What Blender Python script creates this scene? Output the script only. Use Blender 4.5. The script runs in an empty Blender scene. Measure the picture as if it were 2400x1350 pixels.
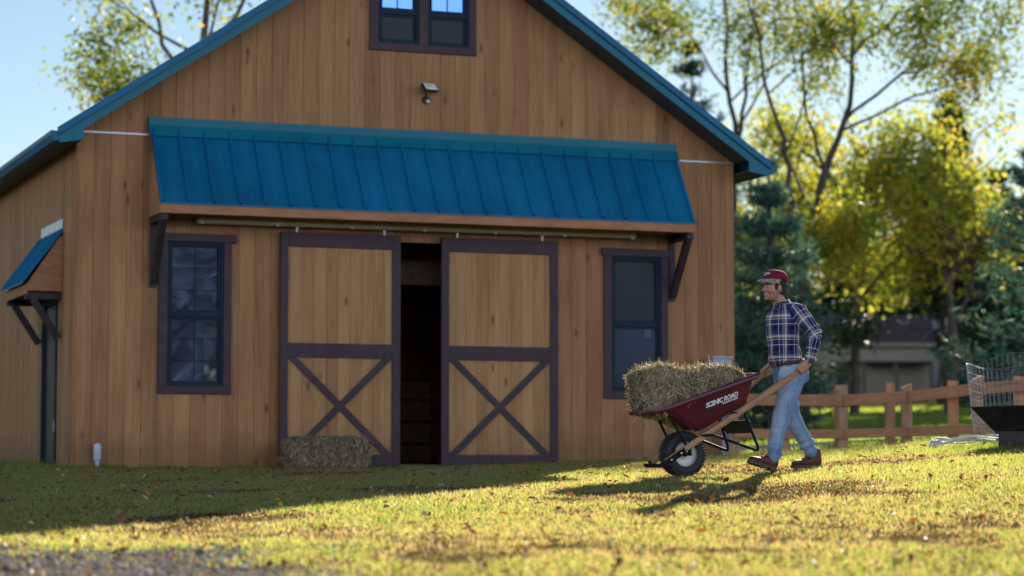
import bpy, math, random
import numpy as np
from mathutils import Vector, Matrix, noise
R = math.radians
random.seed(11)
rng = np.random.default_rng(11)
SC = bpy.context.scene
COL = SC.collection

# ------------------------------------------------------------------ camera, sky, sun
cam_d = bpy.data.cameras.new("camera")
cam = bpy.data.objects.new("camera", cam_d)
COL.objects.link(cam)
cam.location = (0, 0, 0)
cam.rotation_euler = (R(90 + 4.239), 0, 0)
cam_d.lens = 85.0
cam_d.sensor_width = 36.0
cam_d.clip_start = 0.1
cam_d.clip_end = 3000
cam_d.dof.use_dof = True
cam_d.dof.focus_distance = 20.7
cam_d.dof.aperture_fstop = 1.45
SC.camera = cam

SUN_EL, SUN_AZ = 20.5, 15.5          # degrees; azimuth from +Y towards +X
world = bpy.data.worlds.new("World")
SC.world = world
world.use_nodes = True
wn = world.node_tree
for n in list(wn.nodes):
    wn.nodes.remove(n)
w_out = wn.nodes.new('ShaderNodeOutputWorld')
w_bg = wn.nodes.new('ShaderNodeBackground')
w_sky = wn.nodes.new('ShaderNodeTexSky')
w_sky.sky_type = 'NISHITA'
w_sky.sun_disc = False
w_sky.sun_elevation = R(SUN_EL)
w_sky.sun_rotation = R(SUN_AZ)
w_sky.air_density = 1.0
w_sky.dust_density = 0.07
w_sky.ozone_density = 1.6
w_bg.inputs['Strength'].default_value = 0.05
# unseen low cloud banks, added opposite the sun to brighten the shaded barn front
w_tc = wn.nodes.new('ShaderNodeTexCoord')
w_sp = wn.nodes.new('ShaderNodeSeparateXYZ')
wn.links.new(w_tc.outputs['Generated'], w_sp.inputs[0])
w_no = wn.nodes.new('ShaderNodeTexNoise')
w_no.inputs['Scale'].default_value = 2.6
w_no.inputs['Detail'].default_value = 8.0
wn.links.new(w_tc.outputs['Generated'], w_no.inputs['Vector'])
w_cl = wn.nodes.new('ShaderNodeMapRange')
for k, v in (('From Min', 0.36), ('From Max', 0.52)):
    w_cl.inputs[k].default_value = v
wn.links.new(w_no.outputs[0], w_cl.inputs['Value'])
w_dr = wn.nodes.new('ShaderNodeMapRange')
for k, v in (('From Min', 0.15), ('From Max', -0.35)):
    w_dr.inputs[k].default_value = v
wn.links.new(w_sp.outputs['Y'], w_dr.inputs['Value'])
w_mu = wn.nodes.new('ShaderNodeMath')
w_mu.operation = 'MULTIPLY'
wn.links.new(w_cl.outputs[0], w_mu.inputs[0])
wn.links.new(w_dr.outputs[0], w_mu.inputs[1])
w_mx = wn.nodes.new('ShaderNodeMix')
w_mx.data_type = 'RGBA'
w_el = wn.nodes.new('ShaderNodeMapRange')
for k, v in (('From Min', 0.40), ('From Max', 0.16)):
    w_el.inputs[k].default_value = v
wn.links.new(w_sp.outputs['Z'], w_el.inputs['Value'])
w_m2 = wn.nodes.new('ShaderNodeMath')
w_m2.operation = 'MULTIPLY'
wn.links.new(w_mu.outputs[0], w_m2.inputs[0])
wn.links.new(w_el.outputs[0], w_m2.inputs[1])
wn.links.new(w_m2.outputs[0], w_mx.inputs[0])
wn.links.new(w_sky.outputs[0], w_mx.inputs[6])
w_mx.inputs[7].default_value = (27.0, 29.5, 36.0, 1)
wn.links.new(w_mx.outputs[2], w_bg.inputs[0])
wn.links.new(w_bg.outputs[0], w_out.inputs[0])

sun_d = bpy.data.lights.new("sun", 'SUN')
sun_d.energy = 5.0
sun_d.angle = R(0.53)
sun_d.color = (1.0, 0.89, 0.74)
sun = bpy.data.objects.new("sun", sun_d)
COL.objects.link(sun)
sv = Vector((math.sin(R(SUN_AZ)) * math.cos(R(SUN_EL)), math.cos(R(SUN_AZ)) * math.cos(R(SUN_EL)), math.sin(R(SUN_EL))))
sun.rotation_euler = sv.to_track_quat('Z', 'Y').to_euler()
sun.location = sv * 100

SC.view_settings.view_transform = 'Standard'
SC.view_settings.look = 'None'
SC.view_settings.exposure = 1.2
SC.view_settings.gamma = 1.0
SC.render.engine = 'CYCLES'
SC.cycles.use_denoising = True
SC.cycles.max_bounces = 8
SC.cycles.transparent_max_bounces = 16
SC.cycles.sample_clamp_indirect = 6.0

# ------------------------------------------------------------------ helpers: materials
def nd(nt, t, inp=None, **at):
    n = nt.nodes.new('ShaderNode' + t)
    for k, v in at.items():
        setattr(n, k, v)
    for k, v in (inp or {}).items():
        s = n.inputs[k]
        if isinstance(v, bpy.types.NodeSocket):
            nt.links.new(v, s)
        elif isinstance(v, bpy.types.Node):
            nt.links.new(v.outputs[0], s)
        else:
            if s.type == 'RGBA' and len(v) == 3:
                v = (*v, 1)
            s.default_value = v
    return n

def new_mat(name):
    m = bpy.data.materials.new(name)
    m.use_nodes = True
    nt = m.node_tree
    for n in list(nt.nodes):
        nt.nodes.remove(n)
    out = nt.nodes.new('ShaderNodeOutputMaterial')
    return m, nt, out

def math_n(nt, op, a, b=None, c=None, clamp=False):
    n = nt.nodes.new('ShaderNodeMath')
    n.operation = op
    n.use_clamp = clamp
    for i, v in enumerate((a, b, c)):
        if v is None:
            continue
        if isinstance(v, (int, float)):
            n.inputs[i].default_value = v
        else:
            nt.links.new(v if isinstance(v, bpy.types.NodeSocket) else v.outputs[0], n.inputs[i])
    return n

def mixc(nt, fac, a, b, mode='MIX'):
    n = nt.nodes.new('ShaderNodeMix')
    n.data_type = 'RGBA'
    n.blend_type = mode
    n.clamp_factor = True
    def put(s, v):
        if isinstance(v, bpy.types.NodeSocket):
            nt.links.new(v, s)
        elif isinstance(v, bpy.types.Node):
            nt.links.new(v.outputs[0], s)
        elif isinstance(v, (int, float)):
            s.default_value = v
        else:
            s.default_value = (*v, 1) if len(v) == 3 else v
    put(n.inputs[0], fac)
    put(n.inputs[6], a)
    put(n.inputs[7], b)
    return n.outputs[2]

def ramp(nt, fac, stops, interp='LINEAR'):
    n = nt.nodes.new('ShaderNodeValToRGB')
    cr = n.color_ramp
    cr.interpolation = interp
    while len(cr.elements) < len(stops):
        cr.elements.new(0.5)
    for e, (p, c) in zip(cr.elements, stops):
        e.position = p
        e.color = (*c, 1) if len(c) == 3 else c
    nt.links.new(fac if isinstance(fac, bpy.types.NodeSocket) else fac.outputs[0], n.inputs[0])
    return n.outputs[0]

def simple(name, col, rough=0.6, metal=0.0, spec=0.5, var=0.15, scale=8.0, bump=0.0, bscale=60.0):
    """plain painted / metal / plastic surface with a little wear"""
    m, nt, out = new_mat(name)
    tc = nd(nt, 'TexCoord')
    no = nd(nt, 'TexNoise', {'Vector': tc.outputs['Object'], 'Scale': scale, 'Detail': 5.0})
    d = tuple(c * (1 - var) for c in col)
    l = tuple(min(1, c * (1 + var)) for c in col)
    c = ramp(nt, no.outputs[0], [(0.3, d), (0.7, l)])
    b = nd(nt, 'BsdfPrincipled', {'Base Color': c, 'Metallic': metal, 'Specular IOR Level': spec})
    rr = nd(nt, 'MapRange', {'Value': no.outputs[0], 'To Min': max(0, rough - 0.08), 'To Max': min(1, rough + 0.08)})
    nt.links.new(rr.outputs[0], b.inputs['Roughness'])
    if bump:
        n2 = nd(nt, 'TexNoise', {'Vector': tc.outputs['Object'], 'Scale': bscale, 'Detail': 4.0})
        bp = nd(nt, 'Bump', {'Height': n2.outputs[0], 'Strength': bump, 'Distance': 0.02})
        nt.links.new(bp.outputs[0], b.inputs['Normal'])
    nt.links.new(b.outputs[0], out.inputs[0])
    return m

def boards_mat(name, axis, w, dark, mid, light, off=0.0, rough=0.65, grey=0.3):
    """stained timber: a tone for each board, grain along z, knots and weather streaks"""
    m, nt, out = new_mat(name)
    tc = nd(nt, 'TexCoord')
    sp = nd(nt, 'SeparateXYZ', {0: tc.outputs['Object']})
    u = sp.outputs[axis]
    z = sp.outputs['Z']
    t = math_n(nt, 'DIVIDE', math_n(nt, 'SUBTRACT', u, off), w)
    idx = math_n(nt, 'FLOOR', t)
    wnz = nd(nt, 'TexWhiteNoise', {'W': idx}, noise_dimensions='1D')
    gv = nd(nt, 'CombineXYZ', {0: math_n(nt, 'MULTIPLY', u, 42.0).outputs[0], 1: math_n(nt, 'MULTIPLY', idx, 7.31).outputs[0], 2: math_n(nt, 'MULTIPLY', z, 1.6).outputs[0]})
    gr = nd(nt, 'TexNoise', {'Vector': gv.outputs[0], 'Scale': 1.0, 'Detail': 6.0, 'Distortion': 0.6})
    bv = nd(nt, 'CombineXYZ', {0: math_n(nt, 'MULTIPLY', u, 3.0).outputs[0], 1: math_n(nt, 'MULTIPLY', idx, 3.7).outputs[0], 2: math_n(nt, 'MULTIPLY', z, 0.55).outputs[0]})
    big = nd(nt, 'TexNoise', {'Vector': bv.outputs[0], 'Scale': 1.0, 'Detail': 3.0})
    f = math_n(nt, 'ADD', math_n(nt, 'MULTIPLY', wnz.outputs[0], 0.17), math_n(nt, 'MULTIPLY', gr.outputs[0], 0.56))
    f = math_n(nt, 'ADD', f, math_n(nt, 'MULTIPLY', math_n(nt, 'SUBTRACT', big.outputs[0], 0.5), 0.70))
    f = math_n(nt, 'ADD', f, 0.06)
    c = ramp(nt, f, [(0.16, dark), (0.42, mid), (0.72, light)])
    # pinker boards
    wn2 = nd(nt, 'TexWhiteNoise', {'W': math_n(nt, 'ADD', idx, 51.3).outputs[0]}, noise_dimensions='1D')
    pk = math_n(nt, 'MULTIPLY', math_n(nt, 'SUBTRACT', wn2.outputs[0], 0.55, clamp=True), 1.1)
    c = mixc(nt, pk, c, (mid[0] * 0.95, mid[1] * 0.78, mid[2] * 0.95))
    # grey weather streaks
    sv_ = nd(nt, 'CombineXYZ', {0: math_n(nt, 'MULTIPLY', u, 9.0).outputs[0], 1: 3.0, 2: math_n(nt, 'MULTIPLY', z, 0.35).outputs[0]})
    st = nd(nt, 'TexNoise', {'Vector': sv_.outputs[0], 'Scale': 1.0, 'Detail': 4.0})
    sm = nd(nt, 'MapRange', {'Value': st.outputs[0], 'From Min': 0.56, 'From Max': 0.74, 'To Max': grey})
    c = mixc(nt, sm.outputs[0], c, (mid[0] * 0.62, mid[1] * 0.78, mid[2] * 1.05))
    # darker, greyer tone with a ragged edge at the foot of the boards
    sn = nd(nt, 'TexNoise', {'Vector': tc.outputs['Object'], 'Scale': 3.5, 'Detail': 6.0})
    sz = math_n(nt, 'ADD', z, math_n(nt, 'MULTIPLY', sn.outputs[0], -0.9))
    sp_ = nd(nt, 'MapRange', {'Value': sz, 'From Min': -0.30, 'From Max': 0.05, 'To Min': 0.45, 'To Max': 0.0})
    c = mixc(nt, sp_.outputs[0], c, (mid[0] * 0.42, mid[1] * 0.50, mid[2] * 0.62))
    # knots
    kv = nd(nt, 'CombineXYZ', {0: math_n(nt, 'MULTIPLY', u, 6.5).outputs[0], 1: math_n(nt, 'MULTIPLY', idx, 1.9).outputs[0], 2: math_n(nt, 'MULTIPLY', z, 2.4).outputs[0]})
    vo = nd(nt, 'TexVoronoi', {'Vector': kv.outputs[0], 'Scale': 1.0, 'Randomness': 1.0})
    vr = nd(nt, 'SeparateColor', {0: vo.outputs['Color']})
    kn = nd(nt, 'MapRange', {'Value': vo.outputs['Distance'], 'From Min': 0.05, 'From Max': 0.20, 'To Min': 0.95, 'To Max': 0.0})
    kk = math_n(nt, 'MULTIPLY', kn.outputs[0], math_n(nt, 'GREATER_THAN', vr.outputs[0], 0.55))
    c = mixc(nt, kk, c, tuple(x * 0.28 for x in mid))
    b = nd(nt, 'BsdfPrincipled', {'Base Color': c, 'Roughness': rough, 'Specular IOR Level': 0.3})
    bp = nd(nt, 'Bump', {'Height': gr.outputs[0], 'Strength': 0.25, 'Distance': 0.006})
    nt.links.new(bp.outputs[0], b.inputs['Normal'])
    nt.links.new(b.outputs[0], out.inputs[0])
    return m

def timber_mat(name, dark, light, vec=(14, 14, 1.5), rough=0.7, use='Object'):
    """a single piece of timber, grain stretched along its length"""
    m, nt, out = new_mat(name)
    tc = nd(nt, 'TexCoord')
    mp = nd(nt, 'Mapping', {'Vector': tc.outputs[use], 'Scale': vec})
    n1 = nd(nt, 'TexNoise', {'Vector': mp.outputs[0], 'Scale': 2.2, 'Detail': 7.0, 'Distortion': 0.8})
    n2 = nd(nt, 'TexNoise', {'Vector': tc.outputs[use], 'Scale': 1.7, 'Detail': 3.0})
    f = math_n(nt, 'ADD', math_n(nt, 'MULTIPLY', n1.outputs[0], 0.6), math_n(nt, 'MULTIPLY', n2.outputs[0], 0.4))
    c = ramp(nt, f, [(0.33, dark), (0.66, light)])
    b = nd(nt, 'BsdfPrincipled', {'Base Color': c, 'Roughness': rough, 'Specular IOR Level': 0.3})
    bp = nd(nt, 'Bump', {'Height': n1.outputs[0], 'Strength': 0.3, 'Distance': 0.004})
    nt.links.new(bp.outputs[0], b.inputs['Normal'])
    nt.links.new(b.outputs[0], out.inputs[0])
    return m

def leaf_mat(name, stops, trans=0.45, rough=0.55, tboost=1.0, spec=0.3, refl=1.0):
    """thin leaves or blades: colour from the 'tint' attribute, light shines through"""
    m, nt, out = new_mat(name)
    at = nd(nt, 'Attribute', attribute_name='tint')
    c = ramp(nt, at.outputs['Fac'], stops)
    bc = c if refl == 1.0 else mixc(nt, 1.0, c, (refl, refl, refl), 'MULTIPLY')
    b = nd(nt, 'BsdfPrincipled', {'Base Color': bc, 'Roughness': rough, 'Specular IOR Level': spec})
    tcol = mixc(nt, 1.0, c, (tboost, tboost, tboost * 0.7), 'MULTIPLY')
    t = nd(nt, 'BsdfTranslucent', {'Color': tcol})
    mx = nd(nt, 'MixShader', {0: trans, 1: b.outputs[0], 2: t.outputs[0]})
    nt.links.new(mx.outputs[0], out.inputs[0])
    return m

# ------------------------------------------------------------------ helpers: meshes
class MB:
    def __init__(s):
        s.v = []
        s.f = []
    def add(s, vs, fs):
        o = len(s.v)
        s.v.extend([tuple(p) for p in vs])
        s.f.extend([tuple(i + o for i in f) for f in fs])
        return s
    def box(s, x0, x1, y0, y1, z0, z1, M=None):
        vs = [Vector((x, y, z)) for x in (x0, x1) for y in (y0, y1) for z in (z0, z1)]
        if M is not None:
            vs = [M @ p for p in vs]
        return s.add(vs, [(0, 1, 3, 2), (4, 6, 7, 5), (0, 4, 5, 1), (2, 3, 7, 6), (0, 2, 6, 4), (1, 5, 7, 3)])
    def beam(s, p, q, w, h, up=(0, 0, 1), w2=None, h2=None):
        """rectangular bar from p to q; w across, h along the 'up' side"""
        p, q = Vector(p), Vector(q)
        t = (q - p).normalized()
        sd = t.cross(Vector(up)).normalized()
        u = sd.cross(t).normalized()
        w2 = w if w2 is None else w2
        h2 = h if h2 is None else h2
        vs = [p + sd * a * w / 2 + u * b * h / 2 for a, b in ((-1, -1), (1, -1), (1, 1), (-1, 1))]
        vs += [q + sd * a * w2 / 2 + u * b * h2 / 2 for a, b in ((-1, -1), (1, -1), (1, 1), (-1, 1))]
        return s.add(vs, [(0, 3, 2, 1), (4, 5, 6, 7), (0, 1, 5, 4), (1, 2, 6, 5), (2, 3, 7, 6), (3, 0, 4, 7)])
    def tube(s, pts, rad, n=8, cap=True):
        pts = [Vector(p) for p in pts]
        if isinstance(rad, (int, float)):
            rad = [rad] * len(pts)
        vs = []
        prev = None
        for i, p in enumerate(pts):
            t = (pts[min(i + 1, len(pts) - 1)] - pts[max(i - 1, 0)])
            if t.length < 1e-9:
                t = Vector((0, 0, 1))
            t.normalize()
            a = prev if prev is not None else (Vector((0, 0, 1)) if abs(t.z) < 0.9 else Vector((1, 0, 0)))
            sd = (a - t * a.dot(t))
            if sd.length < 1e-6:
                sd = t.orthogonal()
            sd.normalize()
            prev = sd
            u = t.cross(sd)
            for k in range(n):
                an = 2 * math.pi * k / n
                vs.append(p + (sd * math.cos(an) + u * math.sin(an)) * rad[i])
        fs = []
        for i in range(len(pts) - 1):
            for k in range(n):
                k2 = (k + 1) % n
                fs.append((i * n + k, i * n + k2, (i + 1) * n + k2, (i + 1) * n + k))
        if cap:
            fs.append(tuple(range(n))[::-1])
            fs.append(tuple(range((len(pts) - 1) * n, len(pts) * n)))
        return s.add(vs, fs)
    def loft(s, secs, n=20):
        """closed skin through elliptical sections (centre, A, B)"""
        vs = []
        for c, A, B in secs:
            c, A, B = Vector(c), Vector(A), Vector(B)
            for k in range(n):
                an = 2 * math.pi * k / n
                vs.append(c + A * math.cos(an) + B * math.sin(an))
        fs = []
        for i in range(len(secs) - 1):
            for k in range(n):
                k2 = (k + 1) % n
                fs.append((i * n + k, i * n + k2, (i + 1) * n + k2, (i + 1) * n + k))
        fs.append(tuple(range(n))[::-1])
        fs.append(tuple(range((len(secs) - 1) * n, len(secs) * n)))
        return s.add(vs, fs)
    def limb(s, pts, rad, n=14, flat=None):
        """tube with rounded ends"""
        pts = [Vector(p) for p in pts]
        rad = list(rad)
        a = (pts[0] - pts[1]).normalized()
        b = (pts[-1] - pts[-2]).normalized()
        P = [pts[0] + a * rad[0] * 0.95, pts[0] + a * rad[0] * 0.6] + pts + [pts[-1] + b * rad[-1] * 0.6, pts[-1] + b * rad[-1] * 0.95]
        Q = [rad[0] * 0.3, rad[0] * 0.8] + rad + [rad[-1] * 0.8, rad[-1] * 0.3]
        return s.tube(P, Q, n)
    def ell(s, c, r, M=None, nu=16, nv=10):
        c = Vector(c)
        vs = []
        for j in range(1, nv):
            th = math.pi * j / nv
            for i in range(nu):
                ph = 2 * math.pi * i / nu
                p = Vector((r[0] * math.sin(th) * math.cos(ph), r[1] * math.sin(th) * math.sin(ph), r[2] * math.cos(th)))
                vs.append(c + (M @ p if M is not None else p))
        tp = Vector((0, 0, r[2]))
        vs.append(c + (M @ tp if M is not None else tp))
        vs.append(c - (M @ tp if M is not None else tp))
        fs = []
        for j in range(nv - 2):
            for i in range(nu):
                i2 = (i + 1) % nu
                fs.append((j * nu + i, (j + 1) * nu + i, (j + 1) * nu + i2, j * nu + i2))
        t, bt = len(vs) - 2, len(vs) - 1
        for i in range(nu):
            i2 = (i + 1) % nu
            fs.append((t, i, i2))
            fs.append((bt, (nv - 2) * nu + i2, (nv - 2) * nu + i))
        return s.add(vs, fs)
    def lathe(s, prof, c=(0, 0, 0), n=36, axis='Z', closed=False):
        """profile of (radius, height) turned round an axis"""
        c = Vector(c)
        vs = []
        for r, h in prof:
            for k in range(n):
                an = 2 * math.pi * k / n
                ca, sa = r * math.cos(an), r * math.sin(an)
                vs.append(c + (Vector((ca, sa, h)) if axis == 'Z' else Vector((ca, h, sa))))
        fs = []
        m = len(prof)
        for i in range(m if closed else m - 1):
            i2 = (i + 1) % m
            for k in range(n):
                k2 = (k + 1) % n
                fs.append((i * n + k, i * n + k2, i2 * n + k2, i2 * n + k))
        return s.add(vs, fs)
    def prism(s, poly, d, fn):
        """polygon of 2-D points extruded over d=(d0,d1); fn(u,v,w) -> 3-D"""
        n = len(poly)
        vs = [fn(u, v, d[0]) for u, v in poly] + [fn(u, v, d[1]) for u, v in poly]
        fs = [tuple(range(n))[::-1], tuple(range(n, 2 * n))]
        for i in range(n):
            j = (i + 1) % n
            fs.append((i, j, n + j, n + i))
        return s.add(vs, fs)
    def mesh(s, name):
        me = bpy.data.meshes.new(name)
        me.from_pydata(s.v, [], s.f)
        me.update()
        return me
    def build(s, name, mat, parent=None, smooth=False, bevel=0.0, fixn=True):
        import bmesh
        me = s.mesh(name)
        if fixn:
            bm = bmesh.new()
            bm.from_mesh(me)
            bmesh.ops.recalc_face_normals(bm, faces=bm.faces)
            bm.to_mesh(me)
            bm.free()
        return link(name, me, mat, parent, smooth, bevel)

def link(name, me, mat, parent=None, smooth=False, bevel=0.0):
    o = bpy.data.objects.new(name, me)
    COL.objects.link(o)
    if mat is not None:
        for m in (mat if isinstance(mat, (list, tuple)) else [mat]):
            me.materials.append(m)
    if smooth:
        me.polygons.foreach_set('use_smooth', np.ones(len(me.polygons), dtype=bool))
    if bevel:
        b = o.modifiers.new('bevel', 'BEVEL')
        b.width = bevel
        b.segments = 2
        b.limit_method = 'ANGLE'
        b.angle_limit = R(40)
    if parent is not None:
        o.parent = parent
    return o

def empty(name, loc=(0, 0, 0), rz=0.0, parent=None):
    o = bpy.data.objects.new(name, None)
    o.empty_display_size = 0.2
    COL.objects.link(o)
    o.location = loc
    o.rotation_euler = (0, 0, rz)
    if parent is not None:
        o.parent = parent
    return o

def tag(o, label=None, cat=None, group=None, kind=None):
    if label: o['label'] = label
    if cat: o['category'] = cat
    if group: o['group'] = group
    if kind: o['kind'] = kind
    return o

def remesh(mb, voxel, smooth=4, sf=0.5):
    """one continuous skin round overlapping closed shapes"""
    me = mb.mesh('tmp')
    o = bpy.data.objects.new('tmp', me)
    COL.objects.link(o)
    r = o.modifiers.new('r', 'REMESH')
    r.mode = 'VOXEL'
    r.voxel_size = voxel
    if smooth:
        sm = o.modifiers.new('s', 'SMOOTH')
        sm.factor = sf
        sm.iterations = smooth
    dg = bpy.context.evaluated_depsgraph_get()
    res = bpy.data.meshes.new_from_object(o.evaluated_get(dg))
    bpy.data.objects.remove(o)
    bpy.data.meshes.remove(me)
    return res

def coords(me):
    a = np.empty(len(me.vertices) * 3, np.float32)
    me.vertices.foreach_get('co', a)
    return a.reshape(-1, 3)

def set_coords(me, a):
    me.vertices.foreach_set('co', np.ascontiguousarray(a, np.float32).ravel())
    me.update()

def wrinkle(me, fn):
    """push every vertex along its normal by fn(point)"""
    c = coords(me)
    n = np.empty(len(me.vertices) * 3, np.float32)
    me.vertices.foreach_get('normal', n)
    n = n.reshape(-1, 3)
    d = np.array([fn(Vector(p)) for p in c], np.float32)
    set_coords(me, c + n * d[:, None])

def np_mesh(name, verts, loops, starts, totals, tint=None, mat=None, parent=None):
    """big mesh straight from numpy arrays"""
    me = bpy.data.meshes.new(name)
    me.vertices.add(len(verts))
    me.vertices.foreach_set('co', np.ascontiguousarray(verts, np.float32).ravel())
    me.loops.add(len(loops))
    me.loops.foreach_set('vertex_index', np.ascontiguousarray(loops, np.int32))
    me.polygons.add(len(starts))
    me.polygons.foreach_set('loop_start', np.ascontiguousarray(starts, np.int32))
    me.polygons.foreach_set('loop_total', np.ascontiguousarray(totals, np.int32))
    me.update(calc_edges=True)
    if tint is not None:
        a = me.attributes.new('tint', 'FLOAT', 'POINT')
        a.data.foreach_set('value', np.ascontiguousarray(tint, np.float32))
    return link(name, me, mat, parent)

def quads_mesh(name, Q, tint, mat, parent=None):
    """Q: (n,4,3) loose quads; tint per quad"""
    n = len(Q)
    return np_mesh(name, Q.reshape(-1, 3), np.arange(4 * n), np.arange(n) * 4, np.full(n, 4), np.repeat(tint, 4), mat, parent)

def leaf_quads(P, size, aspect=0.6, droop=0.0):
    """randomly turned little pointed leaves at points P; size (n,)"""
    n = len(P)
    d = rng.normal(size=(n, 3))
    d[:, 2] -= droop
    d /= np.linalg.norm(d, axis=1)[:, None]
    e = np.cross(d, rng.normal(size=(n, 3)))
    e /= np.linalg.norm(e, axis=1)[:, None] + 1e-9
    s = size[:, None]
    Q = np.stack([P - d * s * 0.5, P + e * s * aspect * 0.5 - d * s * 0.05, P + d * s * 0.5, P - e * s * aspect * 0.5 - d * s * 0.05], axis=1)
    return Q

def text_mesh(body, size, shear=0.0, bold=0.0, space=1.0):
    cu = bpy.data.curves.new('txt', 'FONT')
    cu.body = body
    cu.size = size
    cu.shear = shear
    cu.offset = bold
    cu.space_character = space
    cu.align_x = 'LEFT'
    cu.extrude = 0.0015
    cu.resolution_u = 4
    o = bpy.data.objects.new('txt', cu)
    COL.objects.link(o)
    dg = bpy.context.evaluated_depsgraph_get()
    me = bpy.data.meshes.new_from_object(o.evaluated_get(dg))
    bpy.data.objects.remove(o)
    bpy.data.curves.remove(cu)
    return me

# ------------------------------------------------------------------ terrain
CP = []
for x in (-4, -2, 0, 2, 4):
    CP += [(x * 1.2, -6, -1.45), (x, 0, -1.1), (x * 0.8, 6, -0.8), (x * 0.62, 11.5, -0.5175)]
CP += [(-3.2, 15, -0.395), (-0.5, 15, -0.36), (1.0, 15.3, -0.33), (3.2, 15, -0.31), (5.0, 15, -0.27),
       (-4.2, 20, -0.235), (-1.0, 18, -0.22), (1.43, 20.57, -0.083), (2.2, 20.84, -0.045), (2.73, 21.3, -0.012), (0, 21, -0.10),
       (-4.95, 27.4, -0.02), (-7, 28, 0.0), (-8, 20, -0.22), (-1.2, 28.7, -0.02), (-3, 27.8, -0.03), (0.5, 29.3, 0.04), (2.8, 30.3, 0.11), (1.0, 26, 0.03), (2.6, 25, 0.09),
       (4.72, 23.5, 0.18), (5.4, 25.4, 0.26), (3.9, 24, 0.15), (5, 20, 0.06), (7, 24, 0.30), (8, 18, 0.1), (4.0, 18, -0.1),
       (2.7, 29.8, 0.12), (4.07, 30, 0.20), (5.8, 29.5, 0.33), (8, 30, 0.42), (4.0, 33, 0.26), (6, 34, 0.38), (9, 36, 0.55),
       (5, 40, 0.5), (7, 46, 0.78), (2, 45, 0.6), (9, 60, 1.32), (4, 62, 1.3), (14, 60, 1.5), (10.5, 85, 2.45), (0, 85, 2.2), (22, 85, 2.6),
       (-10, 45, 0.4), (-12, 70, 1.2), (-30, 30, 0.2), (-30, 90, 1.8), (40, 30, 1.0), (40, 90, 2.8), (-30, -6, -1.3), (40, -6, -1.0), (0, 115, 2.6), (40, 115, 3.0), (-30, 115, 2.4), (-30, 11, -0.6), (40, 11, -0.1)]
CP = np.array(CP, float)
def _tps_u(r2):
    return np.where(r2 < 1e-12, 0.0, r2 * np.log(np.maximum(r2, 1e-12)) * 0.5)
_n = len(CP)
_K = _tps_u(((CP[:, None, :2] - CP[None, :, :2]) ** 2).sum(-1)) + np.eye(_n) * 0.02
_Pm = np.c_[np.ones(_n), CP[:, :2]]
_A = np.block([[_K, _Pm], [_Pm.T, np.zeros((3, 3))]])
_sol = np.linalg.solve(_A, np.r_[CP[:, 2], np.zeros(3)])
def gz(x, y):
    x = np.clip(np.asarray(x, float), -30, 40)
    y = np.clip(np.asarray(y, float), -6, 115)
    sh = np.broadcast(x, y).shape
    p = np.c_[np.broadcast_to(x, sh).ravel(), np.broadcast_to(y, sh).ravel()]
    out = np.empty(len(p))
    for i in range(0, len(p), 20000):
        q = p[i:i + 20000]
        out[i:i + 20000] = _tps_u(((q[:, None, :] - CP[None, :, :2]) ** 2).sum(-1)) @ _sol[:_n] + _sol[_n] + q @ _sol[_n + 1:]
    return out.reshape(sh)
_gx = np.linspace(-30, 40, 351)
_gy = np.linspace(-6, 115, 606)
_GZ = gz(*np.meshgrid(_gx, _gy))
def gzf(x, y):
    """fast bilinear read of the terrain"""
    fx = np.clip((np.asarray(x, float) + 30) / 0.2, 0, 349.999)
    fy = np.clip((np.asarray(y, float) + 6) / 0.2, 0, 604.999)
    i, j = fx.astype(int), fy.astype(int)
    a, b = fx - i, fy - j
    return (_GZ[j, i] * (1 - a) + _GZ[j, i + 1] * a) * (1 - b) + (_GZ[j + 1, i] * (1 - a) + _GZ[j + 1, i + 1] * a) * b
def g1(x, y):
    return float(gzf(x, y))

def vnoise(x, y, s, seed=0.0):
    """smooth value noise in numpy, 0..1"""
    x = np.asarray(x) * s + seed * 17.13
    y = np.asarray(y) * s + seed * 9.71
    i, j = np.floor(x).astype(int), np.floor(y).astype(int)
    a, b = x - i, y - j
    a, b = a * a * (3 - 2 * a), b * b * (3 - 2 * b)
    def h(i, j):
        v = np.sin(i * 127.1 + j * 311.7 + seed * 74.7) * 43758.5453
        return v - np.floor(v)
    return (h(i, j) * (1 - a) + h(i + 1, j) * a) * (1 - b) + (h(i, j + 1) * (1 - a) + h(i + 1, j + 1) * a) * b
def fbm(x, y, s, seed=0.0):
    return vnoise(x, y, s, seed) * 0.55 + vnoise(x, y, s * 2.1, seed + 1) * 0.3 + vnoise(x, y, s * 4.3, seed + 2) * 0.15

def gravel_mask(x, y):
    """worn gravel in front of the barn's left half"""
    d = (np.asarray(x) + 2.6 + (np.asarray(y) - 12.6) * 0.25) / 1.75
    e = (np.asarray(y) - 12.3) / 1.7
    r = d * d + e * e
    return np.clip(1.25 - r + (fbm(x, y, 1.6, 5) - 0.5) * 2.2, 0, 1)
def bare_mask(x, y):
    return np.clip((fbm(x, y, 0.75, 3) - 0.50) * 4.2 + (vnoise(x, y, 3.2, 8) - 0.5) * 0.9, 0, 1)

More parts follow.
